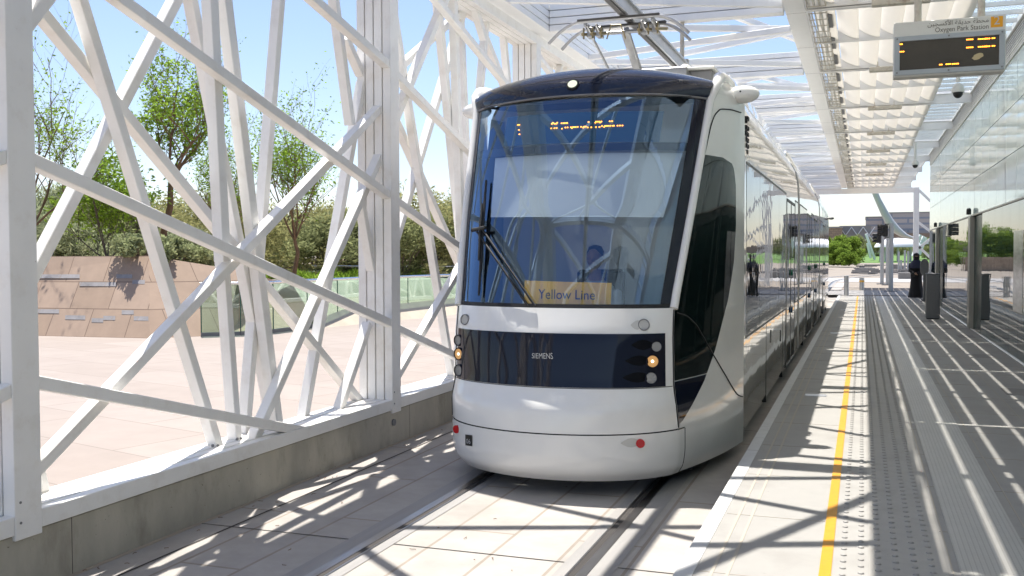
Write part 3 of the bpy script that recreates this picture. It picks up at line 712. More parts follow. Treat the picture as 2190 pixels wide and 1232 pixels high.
# inner dark core seen through panel gaps
patch(-1.02, 1.02, -.16, 1.21, -.03).build('cab_core', 'rubber', tram, smooth=True)
patch(-1.06, 1.06, -.20, .192, .004, 30, 14).build('bumper', 'tram_white', tram, smooth=True)
patch(-1.0, 1.0, .202, .555, 0, 30, 12).build('front_apron', 'tram_white', tram, smooth=True)
fp = patch(-1.0, 1.0, .561, 1.205, 0, 30, 14).build('front_panel', 'tram_white', tram, smooth=True)
lp = patch(-.965, .945, .563, 1.0, .004, 30, 10).build('lamp_panel', 'gloss_black', tram, smooth=True)
# bottom lip
rows = []
for dz, off in ((-.20, 0.004), (-.225, -.03), (-.235, -.12)): rows.append([tuple(surf(q, -.20, off)+np.array((0, 0, dz+.20))) for q in span(-2, 2, 40)])
MB().grid(rows).build('skirt_lip', 'tram_white', tram, smooth=True)
# side cheeks of the cab (both sides)
for sg_ in (1, -1):
    q0, q1 = (1.0, 2.0) if sg_ > 0 else (-2.0, -1.0)
    lo = patch((1.066 if sg_ > 0 else -2.0), (2.0 if sg_ > 0 else -1.066), -.20, .20, 0, 14, 8); lo.build('cab_side', 'tram_white', tram, smooth=True)
    patch(q0, q1, .2, 3.12, 0, 16, 44).build('cab_side', 'tram_white', tram, smooth=True)
# cab shoulder and roof: visor crown
def crown(s, wv):
    P = [(8.58, 3.085), (8.63, 3.19), (8.74, 3.30), (8.95, 3.385), (9.3, 3.425), (9.9, 3.44)]
    i = min(int(wv*5), 4); f_ = wv*5-i
    def cr(j): return np.array(P[min(max(j, 0), 5)])
    a, b, c, d = cr(i-1), cr(i), cr(i+1), cr(i+2)
    yz = .5*((2*b)+(c-a)*f_+(2*a-5*b+4*c-d)*f_**2+(3*b-a-3*c+d)*f_**3)
    hw = 1.14+.05*min(wv*2, 1); return (XC+hw*s, yz[0]+.47*(.72*s**2+.28*abs(s)**7)*(1-.7*wv), yz[1]-(.03+.13*min(1, wv*1.6))*s**2)
MB().grid([[crown(-.985+1.97*j/28, .62*i/16) for j in range(29)] for i in range(17)]).build('roof_visor', 'visor_black', tram, smooth=True)
MB().grid([[crown(-1+2*j/28, .62+.38*i/6) for j in range(29)] for i in range(7)]).build('cab_roof', 'tram_white', tram, smooth=True)
# seal line between screen and visor
pts = [tuple(np.array(crown(-.98+1.96*j/30, .0))+np.array((0, -.006, .0))) for j in range(31)]
MB().tube(pts, .010, 6).build('visor_seal', 'mid_grey', tram, smooth=True)
# pillars: smooth white rims from the front panel up over the shoulder
for sg_ in (1, -1):
    rings = []
    path = [surf(sg_*1.0, z, .0) for z in np.linspace(1.20, 3.05, 16)]
    path += [np.array((XC+sg_*1.165, 9.075, 3.13)), np.array((XC+sg_*1.185, 9.13, 3.21)), np.array((XC+sg_*1.19, 9.24, 3.275)), np.array((XC+sg_*1.19, 9.42, 3.30)), np.array((XC+sg_*1.19, 9.7, 3.31)), np.array((XC+sg_*1.19, 9.9, 3.315))]
    MB().tube([tuple(p) for p in path], [.037]*16+[.042, .048, .056, .062, .065, .065], 12).build('pillar', 'tram_white', tram, smooth=60)
    rows = []
    for q in np.linspace(0, 1, 9):
        a = surf(sg_*(1.0+q), 3.12); top = np.array((XC+sg_*(1.19), 9.10+.8*q, 3.24+.075*min(1, 2*q)))
        rows.append([tuple(a), tuple(.5*(a+top)+np.array((sg_*.025, -.01, .015))), tuple(top)])
    MB().grid(rows).build('shoulder', 'tram_white', tram, smooth=60)
# windscreen
ws = patch(-.965, .965, 1.215, 3.065, -.012, 30, 30).build('windscreen', 'windshield_glass', tram, smooth=True)
for q0, q1 in ((-.985, -.935), (.90, .985)): patch(q0, q1, 1.21, 3.07, -.008, 4, 24).build('screen_border', 'gloss_black', tram, smooth=True)
patch(-.97, .97, 1.206, 1.24, -.006, 28, 2).build('screen_border', 'rubber', tram, smooth=True)
patch(-.93, .93, 2.565, 2.64, -.02, 28, 2).build('display_divider', 'cab_dark', tram, smooth=True)
# cab interior
it = MB().box(XC-1.15, XC+1.15, 10.3, 10.34, -.2, 3.3).build('cab_bulkhead', 'cab_sky_blue', tram)
m = MB(); m.box(XC-1.0, XC+1.0, 8.35, 8.9, .9, 1.16); m.box(XC-.85, XC+.85, 8.7, 10.3, .1, .14); m.build('dashboard', 'cab_dark', tram, bevel=.02)
m = MB().grid([[(XC-1.0+2.0*j, y_, z_) for j in (0, 1)] for y_, z_ in ((8.75, 3.05), (10.3, 3.2))]); m.build('cab_ceiling', 'cab_dark', tram)
m = MB()
for sg_ in (-1, 1): m.add([(XC+sg_*.99, 8.4, .2), (XC+sg_*1.28, 10.3, .2), (XC+sg_*1.22, 10.3, 3.1), (XC+sg_*1.05, 9.2, 3.0), (XC+sg_*.92, 8.3, 1.2)], [(0, 1, 2, 3, 4)])
m.build('cab_lining', 'cab_dark', tram)
def inner(pxs, off, name, mt, parent, n=12):
    q = [qz(*p) for p in pxs]          # TL, TR, BR, BL
    rows = []
    for i in range(n+1):
        f_ = i/n; a = [q[0][k]*(1-f_)+q[3][k]*f_ for k in (0, 1)]; b = [q[1][k]*(1-f_)+q[2][k]*f_ for k in (0, 1)]
        rows.append([tuple(surf(a[0]+(b[0]-a[0])*j/n, a[1]+(b[1]-a[1])*j/n, off)) for j in range(n+1)])
    return MB().grid(rows).build(name, mt, parent, smooth=True), q
inner([(1050, 332), (1468, 322), (1424, 460), (1040, 460)], -.06, 'sun_blind', 'blind', tram)
dsp, dq = inner([(1078, 246), (1424, 232), (1414, 299), (1068, 309)], -.05, 'destination_display', 'display_face', tram)
def curved_text(name, body, mt, parent, q, u0, u1, vb, size_v, off):
    c = bpy.data.curves.new(name, 'FONT'); c.body = body; c.size = 1; c.resolution_u = 3
    t = bpy.data.objects.new(name+'_c', c); col.objects.link(t)
    me = bpy.data.meshes.new_from_object(t.evaluated_get(bpy.context.evaluated_depsgraph_get())); bpy.data.objects.remove(t)
    xs_ = [v.co.x for v in me.vertices]; x0, x1 = min(xs_), max(xs_)
    for v in me.vertices: v.co = Vector(on_quad(q, u0+(u1-u0)*(v.co.x-x0)/(x1-x0), vb-v.co.y*size_v, off))
    me.materials.clear(); me.materials.append(MATS[mt]); o = bpy.data.objects.new(name, me); col.objects.link(o); o.parent = parent
    return o
def on_quad(q, u, v, off):
    a = [q[0][k]*(1-u)+q[1][k]*u for k in (0, 1)]; b = [q[3][k]*(1-u)+q[2][k]*u for k in (0, 1)]
    return surf(a[0]*(1-v)+b[0]*v, a[1]*(1-v)+b[1]*v, off)
# lit dot rows of the destination text, upper rows of "1  Al Shaqab Station" as scanned by the display
def dots(lst, parent, w_=.0105, h_=.011):
    m = MB()
    for (x, y, wpx) in lst:
        q, z = qz(x, y); a = surf(q, z, -.042); hw = wpx/2/250
        dx = surf(q+.01, z, -.042)-a; dx /= np.linalg.norm(dx); dz = surf(q, z+.01, -.042)-a; dz /= np.linalg.norm(dz)
        c = [a-dx*hw-dz*h_/2, a+dx*hw-dz*h_/2, a+dx*hw+dz*h_/2, a-dx*hw+dz*h_/2]; m.add([tuple(p) for p in c], [(0, 1, 2, 3)])
    return m.build('lit_dots', 'led_orange', parent)
K = 380/2190.
D = [(1060+x*K, 220+y*K, wd) for x, y, wd in (
    (238, 246, 3), (255, 240, 4), (266, 246, 2.5), (258, 303, 4), (258, 363, 4),
    (668, 230, 3), (688, 222, 5), (708, 222, 5), (730, 228, 5), (738, 218, 3), (798, 224, 3), (818, 216, 5), (838, 216, 5), (858, 222, 4), (868, 215, 4),
    (1128, 205, 3.2), (1222, 208, 3), (1242, 198, 6), (1262, 200, 4), (1280, 206, 4), (1302, 198, 3), (1405, 192, 3.2), (1437, 191, 3.2),
    (668, 287, 3.2), (710, 286, 3.2), (733, 286, 3.2), (796, 287, 3), (846, 279, 3.4), (866, 278, 3), (908, 274, 3), (928, 280, 3), (945, 272, 5), (965, 270, 5), (998, 272, 3.2),
    (1040, 270, 3), (1062, 275, 3), (1080, 268, 5), (1100, 266, 4), (1128, 268, 3.2), (1172, 267, 3.2), (1222, 267, 3), (1272, 262, 3.2), (1302, 260, 3.2),
    (1332, 263, 3), (1350, 257, 5), (1372, 256, 5), (1405, 256, 3.2), (1437, 254, 3.2), (1456, 253, 3.2), (1501, 251, 3.2), (1524, 250, 3.2), (1570, 247, 3.2))]
dots(D, dsp)
ls = empty('line_sign', (0, 0, 0), 'yellow route board lettered Yellow Line propped behind the windscreen', 'sign')
sb, sq_ = inner([(1110, 592), (1307, 597), (1307, 650), (1110, 648)], -.10, 'board', 'sign_yellow', ls)
curved_text('lettering', 'Yellow Line', 'ink_navy', ls, sq_, .175, .825, .70, .55, -.094)
# wiper
def wp(x, y, off=.03): q, z = qz(x, y); return tuple(surf(q, z, off))
wi = MB().tube([wp(1132, 655, .02), wp(1080, 575, .05), wp(1028, 497, .05)], [.012, .010, .010], 8).build('wiper', 'rubber', tram, smooth=True)
MB().tube([wp(1146, 655, .02), wp(1100, 585, .05), wp(1040, 495, .05)], [.012, .009, .009], 8).tube([wp(1020, 497, .055), wp(1046, 492, .055)], .018, 8).build('wiper_link', 'rubber', wi, smooth=True)
m = MB(); bl = [(1044, 388), (1040, 440), (1036, 490), (1032, 560), (1028, 634)]
m.tube([wp(x, y, .022) for x, y in bl], [.010, .013, .015, .015, .010], 6); m.tube([wp(x, y, .05) for x, y in bl[1:4]], [.008, .014, .010], 6); m.build('wiper_blade', 'rubber', wi, smooth=True)
# lamps
def disc(x, y, r, off, name, mt, parent, depth=.02, rim=None):
    q, z = qz(x, y); c = surf(q, z, off); n = surf(q, z, 1)-surf(q, z, 0)
    n = n*.5+np.array((0, -1, 0))*.5; n /= np.linalg.norm(n)
    m = MB().cyl(tuple(c-n*depth), tuple(c), r, 20); o = m.build(name, mt, parent, smooth=True)
    if rim:
        rings = []; a = np.cross(n, (0, 0, 1)); a /= np.linalg.norm(a); b = np.cross(a, n)
        for rr, dd in ((r, -.01), (r, .006), (r*1.18, .006), (r*1.25, -.012)): rings.append([tuple(c+n*dd+(a*math.cos(t*math.pi/12)+b*math.sin(t*math.pi/12))*rr) for t in range(24)])
        MB().loft(rings, False).build('bezel', rim, o, smooth=True)
    return o, c, n
for (x, y, r, mt) in ((983, 727, .042, 'lamp_lens'), (984, 757, .047, 'lamp_lit'), (984, 793, .045, 'lamp_lens'), (1401, 741, .040, 'lamp_lens'), (1395, 773, .047, 'lamp_lit'), (1391, 808, .045, 'lamp_lens')):
    o, c, n = disc(x, y, r, .016, 'headlight', mt, tram, .03, 'gloss_black')
    if mt == 'lamp_lit': MB().ell(tuple(c+n*.0), .013, .013, .013, 12, 8).build('bulb', 'lamp_core', o, smooth=True)
for (x, y) in ((996, 685), (1377, 695)): disc(x, y, .040, .012, 'marker_lamp', 'lamp_marker', tram, .03, 'mid_grey')
for (x, y) in ((979, 918), (1366, 947)): disc(x, y, .036, .022, 'reflector', 'red_lens', tram, .04)
# recess scoops beside the right lamps
for (x, y, rx_, mt) in ((1374, 738, .10, 'rubber'), (1366, 771, .12, 'rubber'), (1362, 807, .13, 'rubber'), (1364, 695, .06, 'scoop'), (1350, 947, .085, 'scoop')):
    if mt == 'scoop' and 'scoop' not in MATS: mat('scoop', (.62, .61, .58), .25)
    q, z = qz(x, y); rows = []
    for i in range(7):
        a = math.pi*i/6; rr = math.sin(a); rows.append([tuple(surf(q-rx_*.9+rx_*1.8*i/6, z+.042*rr*(1 if mt == 'rubber' else .9)*s_, .0055)) for s_ in (-1, -.5, 0, .5, 1)])
    MB().grid(rows).build('lamp_recess' if mt == 'rubber' else 'recess', 'recess_black' if mt == 'rubber' else mt, tram, smooth=True)
# crown lamp
c = np.array(crown(-.035, .20)); n = np.array((0, -.82, .57)); m = MB().cyl(tuple(c-n*.02), tuple(c+n*.012), .062, 20)
cl = m.build('crown_lamp', 'rubber', tram, smooth=True); MB().cyl(tuple(c+n*.0), tuple(c+n*.016), .044, 20).build('lens', 'lamp_led', cl, smooth=True)
# SIEMENS, fleet number
lq = [qz(1138, 755), qz(1183, 755), qz(1183, 767), qz(1138, 767)]
curved_text('lettering', 'SIEMENS', 'coping_white', lp, lq, 0, 1, 1.0, 1.38, .009)
np_, nq = inner([(997, 929), (1012, 930), (1012, 953), (997, 951)], .009, 'number_sticker', 'black_plastic', tram, 2)
curved_text('number', '06', 'coping_white', np_, nq, .2, .8, .80, .62, .012)
# side window swoosh on both cheeks
RB = [(1545, 338), (1562, 345), (1569, 362), (1573, 400), (1573, 480), (1569, 560), (1557, 640), (1530, 745), (1505, 815), (1480, 865), (1458, 903), (1422, 919)]
rb = [qz(*p) for p in RB]; rz = np.array([p[1] for p in rb])[::-1]; rq = np.array([p[0] for p in rb])[::-1]
oi = np.argsort(rz); rz, rq = rz[oi], rq[oi]
zlo, zhi = max(rz[0], .206), rz[-1]
def qr(z): return float(np.interp(z, rz, rq))
for sg_ in (1, -1):
    def lf(z, sg_=sg_): return 1.028 if z > 1.2 else 1.008
    A = (lambda z: lf(z), lambda z: max(qr(z), lf(z)+.002)) if sg_ > 0 else (lambda z: -max(qr(z), lf(z)+.002), lambda z: -lf(z))
    patch(A[0], A[1], .60, zhi, .004, 12, 50).build('cab_side_window', 'cab_glass', tram, smooth=True)
    patch(A[0], A[1], zlo, .592, .004, 12, 16).build('side_fairing', 'gloss_black', tram, smooth=True)
# panel seams on the cab cheek
def seam(pxs, rad=.006):
    m = MB(); pts = []
    for i in range(len(pxs)-1):
        for f_ in np.linspace(0, 1, 6)[:-1]: x = pxs[i][0]*(1-f_)+pxs[i+1][0]*f_; y = pxs[i][1]*(1-f_)+pxs[i+1][1]*f_; q, z = qz(x, y); pts.append((q, z))
    # smooth the looked-up path
    P = np.array(pts)
    for _ in range(2): P[1:-1] = (P[:-2]+2*P[1:-1]+P[2:])/4
    m.tube([tuple(surf(q, z, .004)) for q, z in P], rad, 6); m.build('panel_seam', 'rubber', tram)
seam([(1506, 332), (1518, 275), (1528, 245), (1540, 233), (1560, 234), (1590, 243)])
seam([(1446, 669), (1466, 674), (1486, 692), (1504, 722), (1530, 768), (1556, 812), (1576, 845), (1590, 849)])
for sg_ in (1, -1):
    for q_, z0_, z1_ in ((1.0, .21, 1.19), (1.063, -.19, .19)):
        MB().tube([tuple(surf(sg_*q_, z, .002)) for z in np.linspace(z0_, z1_, 14)], .0055, 6).build('panel_seam', 'rubber', tram)
# camera pods
for (P, sg_) in ((np.array((-1.13, 9.60, 3.17)), 1), (np.array((-3.77, 9.60, 3.15)), -1)):
    o = MB().ell((P[0]+sg_*.04, P[1], P[2]), .16, .10, .085, 20, 14).build('camera_pod', 'tram_white', tram, smooth=True)
    MB().cyl((P[0]+sg_*.03, P[1]-.099, P[2]+.015), (P[0]+sg_*.03, P[1]-.094, P[2]+.015), .009, 8).build('lens', 'rubber', o)
# body sections
def section(inset=0., lower=-.20):
    hw = 1.35-inset
    half = [(hw-.16, lower-.03), (hw-.06, lower), (hw, lower+.14), (hw, .8), (hw, 2.6), (hw-.012, 2.9), (hw-.05, 3.12), (hw-.13, 3.28), (hw-.22, 3.36)]
    return half
def bodyring(y, inset=0, half=None):
    h = half or section(inset); pts = [(XC+x, y, z) for x, z in h]+[(XC-x, y, z) for x, z in h[::-1]]; return pts
def body(y0, y1, name, mt, inset=0.): return MB().loft([bodyring(y0, inset), bodyring(y1, inset)]).build(name, mt, tram, smooth=50)
MODS = [(YS+.01, 18.45), (18.75, 27.65), (27.95, 35.3)]
for a, b in MODS: body(a, b, 'body_section', 'tram_side_white')
for a, b in ((18.45, 18.75), (27.65, 27.95)): body(a, b, 'gangway_bellows', 'dark_grey', .12)
for a in (18.40, 18.76, 27.60, 27.96): body(a, a+.04, 'end_frame', 'mid_grey', -.004)
rr = [bodyring(35.31), [(XC+(x-XC)*.97, 36.2, z) for x, y_, z in bodyring(0)], [(XC+(x-XC)*.80, 37.2, z) for x, y_, z in bodyring(0)]]
MB().loft(rr).build('rear_cab', 'tram_side_white', tram, smooth=50)
def sidebox(y0, y1, z0, z1, out, name, mt, sides=(1, -1), bev=0, parent=None):
    for s_ in sides:
        x0 = XC+s_*1.30; x1 = XC+s_*(1.35+out); o = MB().box(min(x0, x1), max(x0, x1), y0, y1, z0, z1).build(name, mt, parent or tram, bevel=bev)
    return o
DOORS = [(15.55, 17.45), (21.4, 23.2), (24.6, 26.2), (30.2, 32.0)]
def windows(y0, y1):
    edges = [y0]; 
    for a, b in DOORS:
        if y0 < a < y1: edges += [a-.12, b+.12]
    edges.append(y1)
    for i in range(0, len(edges), 2):
        a, b = edges[i], edges[i+1]; n = max(1, round((b-a)/1.5)); d = (b-a)/n
        for j in range(n): sidebox(a+d*j+.008, a+d*(j+1)-.008, .83, 2.55, .004, 'window', 'tram_side_glass')
        sidebox(a, b, 2.551, 2.575, .007, 'window_trim', 'mid_grey'); sidebox(a, b, .806, .829, .007, 'window_trim', 'mid_grey')
windows(10.05, 18.3); windows(18.9, 27.5); windows(28.1, 35.0)
for a, b in DOORS:
    c = (a+b)/2
    for u, v in ((a, c-.012), (c+.012, b)):
        d = sidebox(u, v, -.10, 2.50, .006, 'door', 'tram_side_glass', (1,))
        m = MB()
        for y_ in (u+.02, v-.02): m.box(XC+1.355, XC+1.359, y_-.02, y_+.02, -.10, 2.50)
        for z_ in (-.08, 2.48): m.box(XC+1.355, XC+1.365, u+.04, v-.04, z_-.02, z_+.02)
        m.build('door_frame', 'mid_grey', d)
    MB().cyl((XC+1.35, c+.03, 1.35), (XC+1.385, c+.03, 1.35), .05, 12).build('door_button', 'btn_green' if 'btn_green' in MATS else mat('btn_green', (.01, .16, .10), .3), tram)
    MB().cyl((XC+1.35, c+.03, .75), (XC+1.385, c+.03, .75), .05, 12).build('door_button', 'btn_blue' if 'btn_blue' in MATS else mat('btn_blue', (.01, .07, .18), .3), tram)
for s_y in (12.3, 14.9, 20.2, 29.3, 33.0):
    sidebox(s_y, s_y+.012, -.16, .80, .002, 'panel_seam', 'rubber', (1,))
m = MB()
for i, (yy, zz, lw) in enumerate([(10.05, 2.98, .05), (10.14, 3.02, .12), (10.05, 2.92, .09), (10.18, 2.92, .09), (10.02, 2.86, .07), (10.13, 2.86, .12), (10.05, 2.80, .05), (10.14, 2.80, .11), (10.05, 2.74, .09), (10.2, 2.74, .06), (10.1, 2.68, .1)]):
    m.box(XC+1.30, XC+1.354, yy, yy+lw, zz-.02, zz+.018)
m.build('vent_grille', 'rubber', tram)
m = MB()
for yy, zz in ((12.9, .52), (14.5, .40)): m.box(XC+1.34, XC+1.358, yy, yy+.03, zz, zz+.16)
m.build('panel_latch', 'dark_grey', tram)
# roof fairings, equipment
for a, b in ((10.6, 18.2), (19.0, 27.4), (28.2, 35.0)):
    m = MB()
    for s_ in (1, -1):
        prof_ = [(1.13, 3.34), (1.17, 3.36), (1.06, 3.62), (1.02, 3.62)]
        y0_, y1_ = a, b; n = 6
        def P(x, y_, z): return (XC+s_*x, y_, z)
        m.loft([[P(x, y0_, 3.34+(z-3.34)*.15) for x, z in prof_], [P(x, y0_+.45, z) for x, z in prof_], [P(x, y1_-.3, z) for x, z in prof_], [P(x, y1_, 3.34+(z-3.34)*.15) for x, z in prof_]])
    m.build('roof_fairing', 'tram_side_white', tram, smooth=50)
m = MB().box(XC+.28, XC+.98, 10.3, 11.6, 3.42, 3.56).box(XC-.98, XC-.35, 11.8, 14.5, 3.42, 3.62).box(XC+.2, XC+.98, 12.2, 16.0, 3.42, 3.60); m.build('roof_equipment', 'mid_grey', tram, bevel=.02)
MB().box(XC+.26, XC+1.0, 10.25, 11.65, 3.56, 3.585).ell((XC+.66, 10.5, 3.60), .07, .07, .07, 14, 8).build('equipment_lid', 'sign_white', tram, bevel=.004)
m = MB()
for a in np.linspace(10.0, 34, 9): m.box(XC-.9, XC+.9, a, a+.06, 3.36, 3.40)
m.build('roof_rib', 'mid_grey', tram)
# bogies: dark underframe and wheels
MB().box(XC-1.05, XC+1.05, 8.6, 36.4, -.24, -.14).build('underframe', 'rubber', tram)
for yy in (10.9, 12.7, 22.4, 24.0, 32.0, 33.8):
    m = MB()
    for s_ in (-1, 1): m.cyl((XC+s_*.72, yy, ZT+.29), (XC+s_*.80, yy, ZT+.29), .28, 24)
    m.build('wheel', 'dark_grey', tram, smooth=True)
m = MB().ell((XC+1.40, 36.3, 2.9), .10, .06, .05, 12, 8); m.build('rear_camera', 'mid_grey', tram, smooth=True)
# pantograph (part of the tram)
pa = MB().box(XC-.35, XC+.75, 10.05, 10.12, 3.45, 3.56).box(XC-.35, XC+.75, 11.9, 11.97, 3.45, 3.56).box(XC-.35, XC-.28, 10.12, 11.9, 3.47, 3.54).box(XC+.68, XC+.75, 10.12, 11.9, 3.47, 3.54).build('pantograph', 'panto_metal', tram, bevel=.006)
PB = 10.42
def bow(y, z, half, dz):
    pts = []
    for i in range(25):
        s_ = -1+2*i/24; x = s_*half
        d_ = max(0, abs(s_)-.55)/.45; pts.append((XC-.06+x, y, z-dz*d_**1.8+.012*(1-s_*s_)))
    return pts
m = MB().tube(bow(PB, 4.175, .77, .20), .018, 8).tube(bow(PB+.36, 4.175, .73, .20), .018, 8); m.build('collector_bow', 'panto_metal', pa, smooth=True)
m = MB().box(XC-.50, XC+.40, PB-.028, PB+.028, 4.185, 4.208).box(XC-.50, XC+.40, PB+.332, PB+.388, 4.185, 4.208); m.build('carbon_strip', 'panto_dark', pa)
m = MB().tube([(XC-.45, PB+.18, 4.080), (XC+.35, PB+.18, 4.080)], .022, 8).bar((XC-.42, PB, 4.160), (XC-.42, PB+.36, 4.160), .03, .04).bar((XC+.32, PB, 4.160), (XC+.32, PB+.36, 4.160), .03, .04)
for x in (-.40, -.30, .20, .32):
    m.box(XC+x-.03, XC+x+.03, PB+.12, PB+.24, 4.040, 4.150); m.bar((XC+x, PB+.02, 4.150), (XC+x+.04, PB+.18, 4.030), .022, .03)
m.build('spring_head', 'panto_metal', pa, bevel=.004)
m = MB()
for x in (-.46, -.36, -.26, .16, .26, .36): m.cyl((XC+x, PB+.05, 4.060), (XC+x+.06, PB+.3, 4.110), .018, 8); m.cyl((XC+x, PB+.1, 4.020), (XC+x, PB+.1, 4.140), .010, 6)
m.tube([(XC-.2, PB+.1, 4.0), (XC-.15, PB+.1, 4.150), (XC-.05, PB+.12, 4.150), (XC+.0, PB+.15, 4.0)], .008, 6)
m.build('spring', 'brass', pa, smooth=True)
m = MB().bar((XC-.02, PB+.18, 4.11), (XC+.02, 11.5, 3.56), .085, .07).tube([(XC-.40, PB+.22, 4.07), (XC-.22, 11.2, 3.55)], .016, 8); m.build('upper_arm', 'panto_metal', pa, bevel=.006)
m = MB().box(XC-.32, XC-.10, 10.9, 11.1, 3.52, 3.66).tube([(XC+.06, 11.3, 3.58), (XC+.6, 11.3, 3.58)], .04, 10); m.build('base_frame', 'panto_metal', pa, bevel=.006)
m = MB()
for x in (.08, .13, .18): m.cyl((XC+x, 11.3, 3.58), (XC+x+.03, 11.3, 3.58), .075, 14)
m.build('insulator', 'panto_dark', pa, smooth=True)
# rigid overhead conductor rail
oc = empty('conductor_rail', (XC, 20, 4.13), 'grey rigid overhead conductor rail above the pantograph', 'conductor rail')
MB().box(XC-.055, XC+.055, -.5, 52.5, 4.235, 4.365).box(XC-.085, XC+.085, -.5, 52.5, 4.366, 4.385).build('profile', 'alu', oc)
MB().box(XC-.025, XC+.025, -.5, 52.5, 4.215, 4.235).box(XC-.057, XC-.0555, -.5, 52.5, 4.275, 4.315).build('contact_wire', 'panto_dark', oc)
m = MB()
for k in range(-1, 11): m.cyl((XC, colk(k), 4.385), (XC, colk(k), 4.96), .03, 10); m.box(XC-.09, XC+.09, colk(k)-.05, colk(k)+.05, 4.386, 4.425)
m.build('hanger', 'rusty_white', oc)

# ------------------------------------------------------------------ people
def remeshed(mb, name, mt, parent, vox):
    o = mb.build(name, mt, parent, smooth=True); md = o.modifiers.new('r', 'REMESH'); md.mode = 'VOXEL'; md.voxel_size = vox; md.use_smooth_shade = True
    s_ = o.modifiers.new('s', 'SMOOTH'); s_.iterations = 4; s_.factor = .5
    dg = bpy.context.evaluated_depsgraph_get(); me = bpy.data.meshes.new_from_object(o.evaluated_get(dg)); o.modifiers.clear(); o.data = me
    me.materials.clear(); me.materials.append(MATS[mt]); return o
def oval(c, rx, ry, z, n=20, wave=0, ph=0): return [(c[0]+rx*(1+wave*math.sin(5*2*math.pi*k/n+ph))*math.cos(2*math.pi*k/n), c[1]+ry*(1+wave*math.cos(7*2*math.pi*k/n+ph))*math.sin(2*math.pi*k/n), z) for k in range(n)]
WX, WY = 1.86, 39.0
wm = empty('person', (WX, WY, 0), 'person in long black robe and face veil with navy cape, standing on the platform', 'person')
rb_ = MB().loft([oval((WX, WY), rx, ry, z, 24, wv, z*3) for z, rx, ry, wv in ((.03, .28, .25, .08), (.12, .265, .235, .07), (.4, .22, .20, .06), (.75, .19, .17, .04), (.98, .20, .16, .01), (1.18, .205, .16, 0), (1.30, .20, .13, 0), (1.37, .13, .10, 0), (1.42, .075, .075, 0))])
rb_.ell((WX, WY, 1.53), .095, .115, .14, 16, 12).tube([(WX, WY, 1.40), (WX, WY, 1.48)], .07, 10)
rb_.tube([(WX-.17, WY, 1.29), (WX-.21, WY-.10, 1.02), (WX-.09, WY-.24, .92)], [.085, .075, .055], 10).tube([(WX+.17, WY, 1.29), (WX+.22, WY-.08, 1.02), (WX+.02, WY-.24, .90)], [.085, .075, .055], 10)
remeshed(rb_, 'robe', 'abaya_black', wm, .014)
cp = MB().loft([oval((WX, WY), rx, ry, z, 24, wv) for z, rx, ry, wv in ((1.12, .26, .22, .05), (1.22, .265, .20, .03), (1.31, .225, .165, 0), (1.38, .15, .13, 0), (1.43, .10, .10, 0))], False)
cp.build('cape', 'navy_cloth', wm, smooth=True)
hs_ = MB().loft([oval((WX, WY+.01), rx, ry, z, 20) for z, rx, ry in ((1.36, .125, .125), (1.45, .105, .115), (1.53, .115, .135), (1.61, .108, .128), (1.66, .07, .085), (1.685, .015, .02))])
hs_.build('headscarf', 'abaya_black', wm, smooth=True)
MB().grid([[(WX+.062*s_, WY-.128+.03*s_*s_, z) for s_ in (-1, -.5, 0, .5, 1)] for z in (1.548, 1.572)]).build('face', 'skin', wm)
hnd = MB()
for k in range(4): hnd.tube([(WX-.07+.02*k, WY-.25, .93), (WX-.05+.02*k, WY-.275, .905), (WX-.03+.02*k, WY-.265, .88-.004*k)], [.011, .010, .008], 6)
hnd.ell((WX-.03, WY-.25, .925), .045, .025, .035, 12, 8).tube([(WX-.06, WY-.26, .95), (WX-.02, WY-.28, .945)], [.011, .008], 6).build('hand', 'skin', wm, smooth=True)
bag = MB().box(WX-.20, WX-.06, WY-.26, WY-.18, .80, .93).build('handbag', 'black_plastic', bevel=.02); tag(bag, 'small dark handbag held by the person in black', 'handbag')
MB().tube([(WX-.18, WY-.22, .93), (WX-.13, WY-.22, 1.02), (WX-.08, WY-.22, .93)], .008, 6).build('strap', 'black_plastic', bag)
# driver, seated behind the windscreen
dqz = qz(1262, 500); DX, DY = XC-.02, 9.35
dv = empty('person', (DX, DY, 0), 'person in pale blue shirt seated at the tram controls behind the windscreen', 'person')
bd = MB().loft([oval((DX, DY), rx, ry, z, 20) for z, rx, ry in ((.55, .19, .15), (.75, .18, .14), (1.0, .20, .15), (1.2, .21, .14), (1.33, .19, .11), (1.39, .09, .08), (1.45, .062, .065), (1.50, .06, .065))])
bd.ell((DX, DY-.02, 1.62), .078, .098, .115, 16, 12).ell((DX, DY-.12, 1.60), .014, .022, .02, 8, 6).ell((DX-.08, DY, 1.61), .014, .025, .032, 8, 6).ell((DX+.08, DY, 1.61), .014, .025, .032, 8, 6)
for s_ in (-1, 1):
    bd.tube([(DX+s_*.19, DY, 1.28), (DX+s_*.25, DY-.10, 1.02), (DX+s_*.16, DY-.38, 1.02)], [.062, .05, .035], 10)
    bd.ell((DX+s_*.15, DY-.44, 1.02), .035, .05, .022, 10, 8)
    for k in range(4): bd.tube([(DX+s_*.15+.018*(k-1.5), DY-.46, 1.02), (DX+s_*.15+.018*(k-1.5), DY-.51, 1.025), (DX+s_*.15+.018*(k-1.5), DY-.53, 1.0)], [.011, .010, .008], 6)
    bd.tube([(DX-s_*-.10, DY-.43, 1.02), (DX-s_*-.09, DY-.48, 1.03)], [.012, .009], 6)
    bd.tube([(DX+s_*.10, DY, .60), (DX+s_*.12, DY-.42, .62), (DX+s_*.12, DY-.45, .2)], [.085, .065, .05], 10)
remeshed(bd, 'body', 'skin', dv, .012)
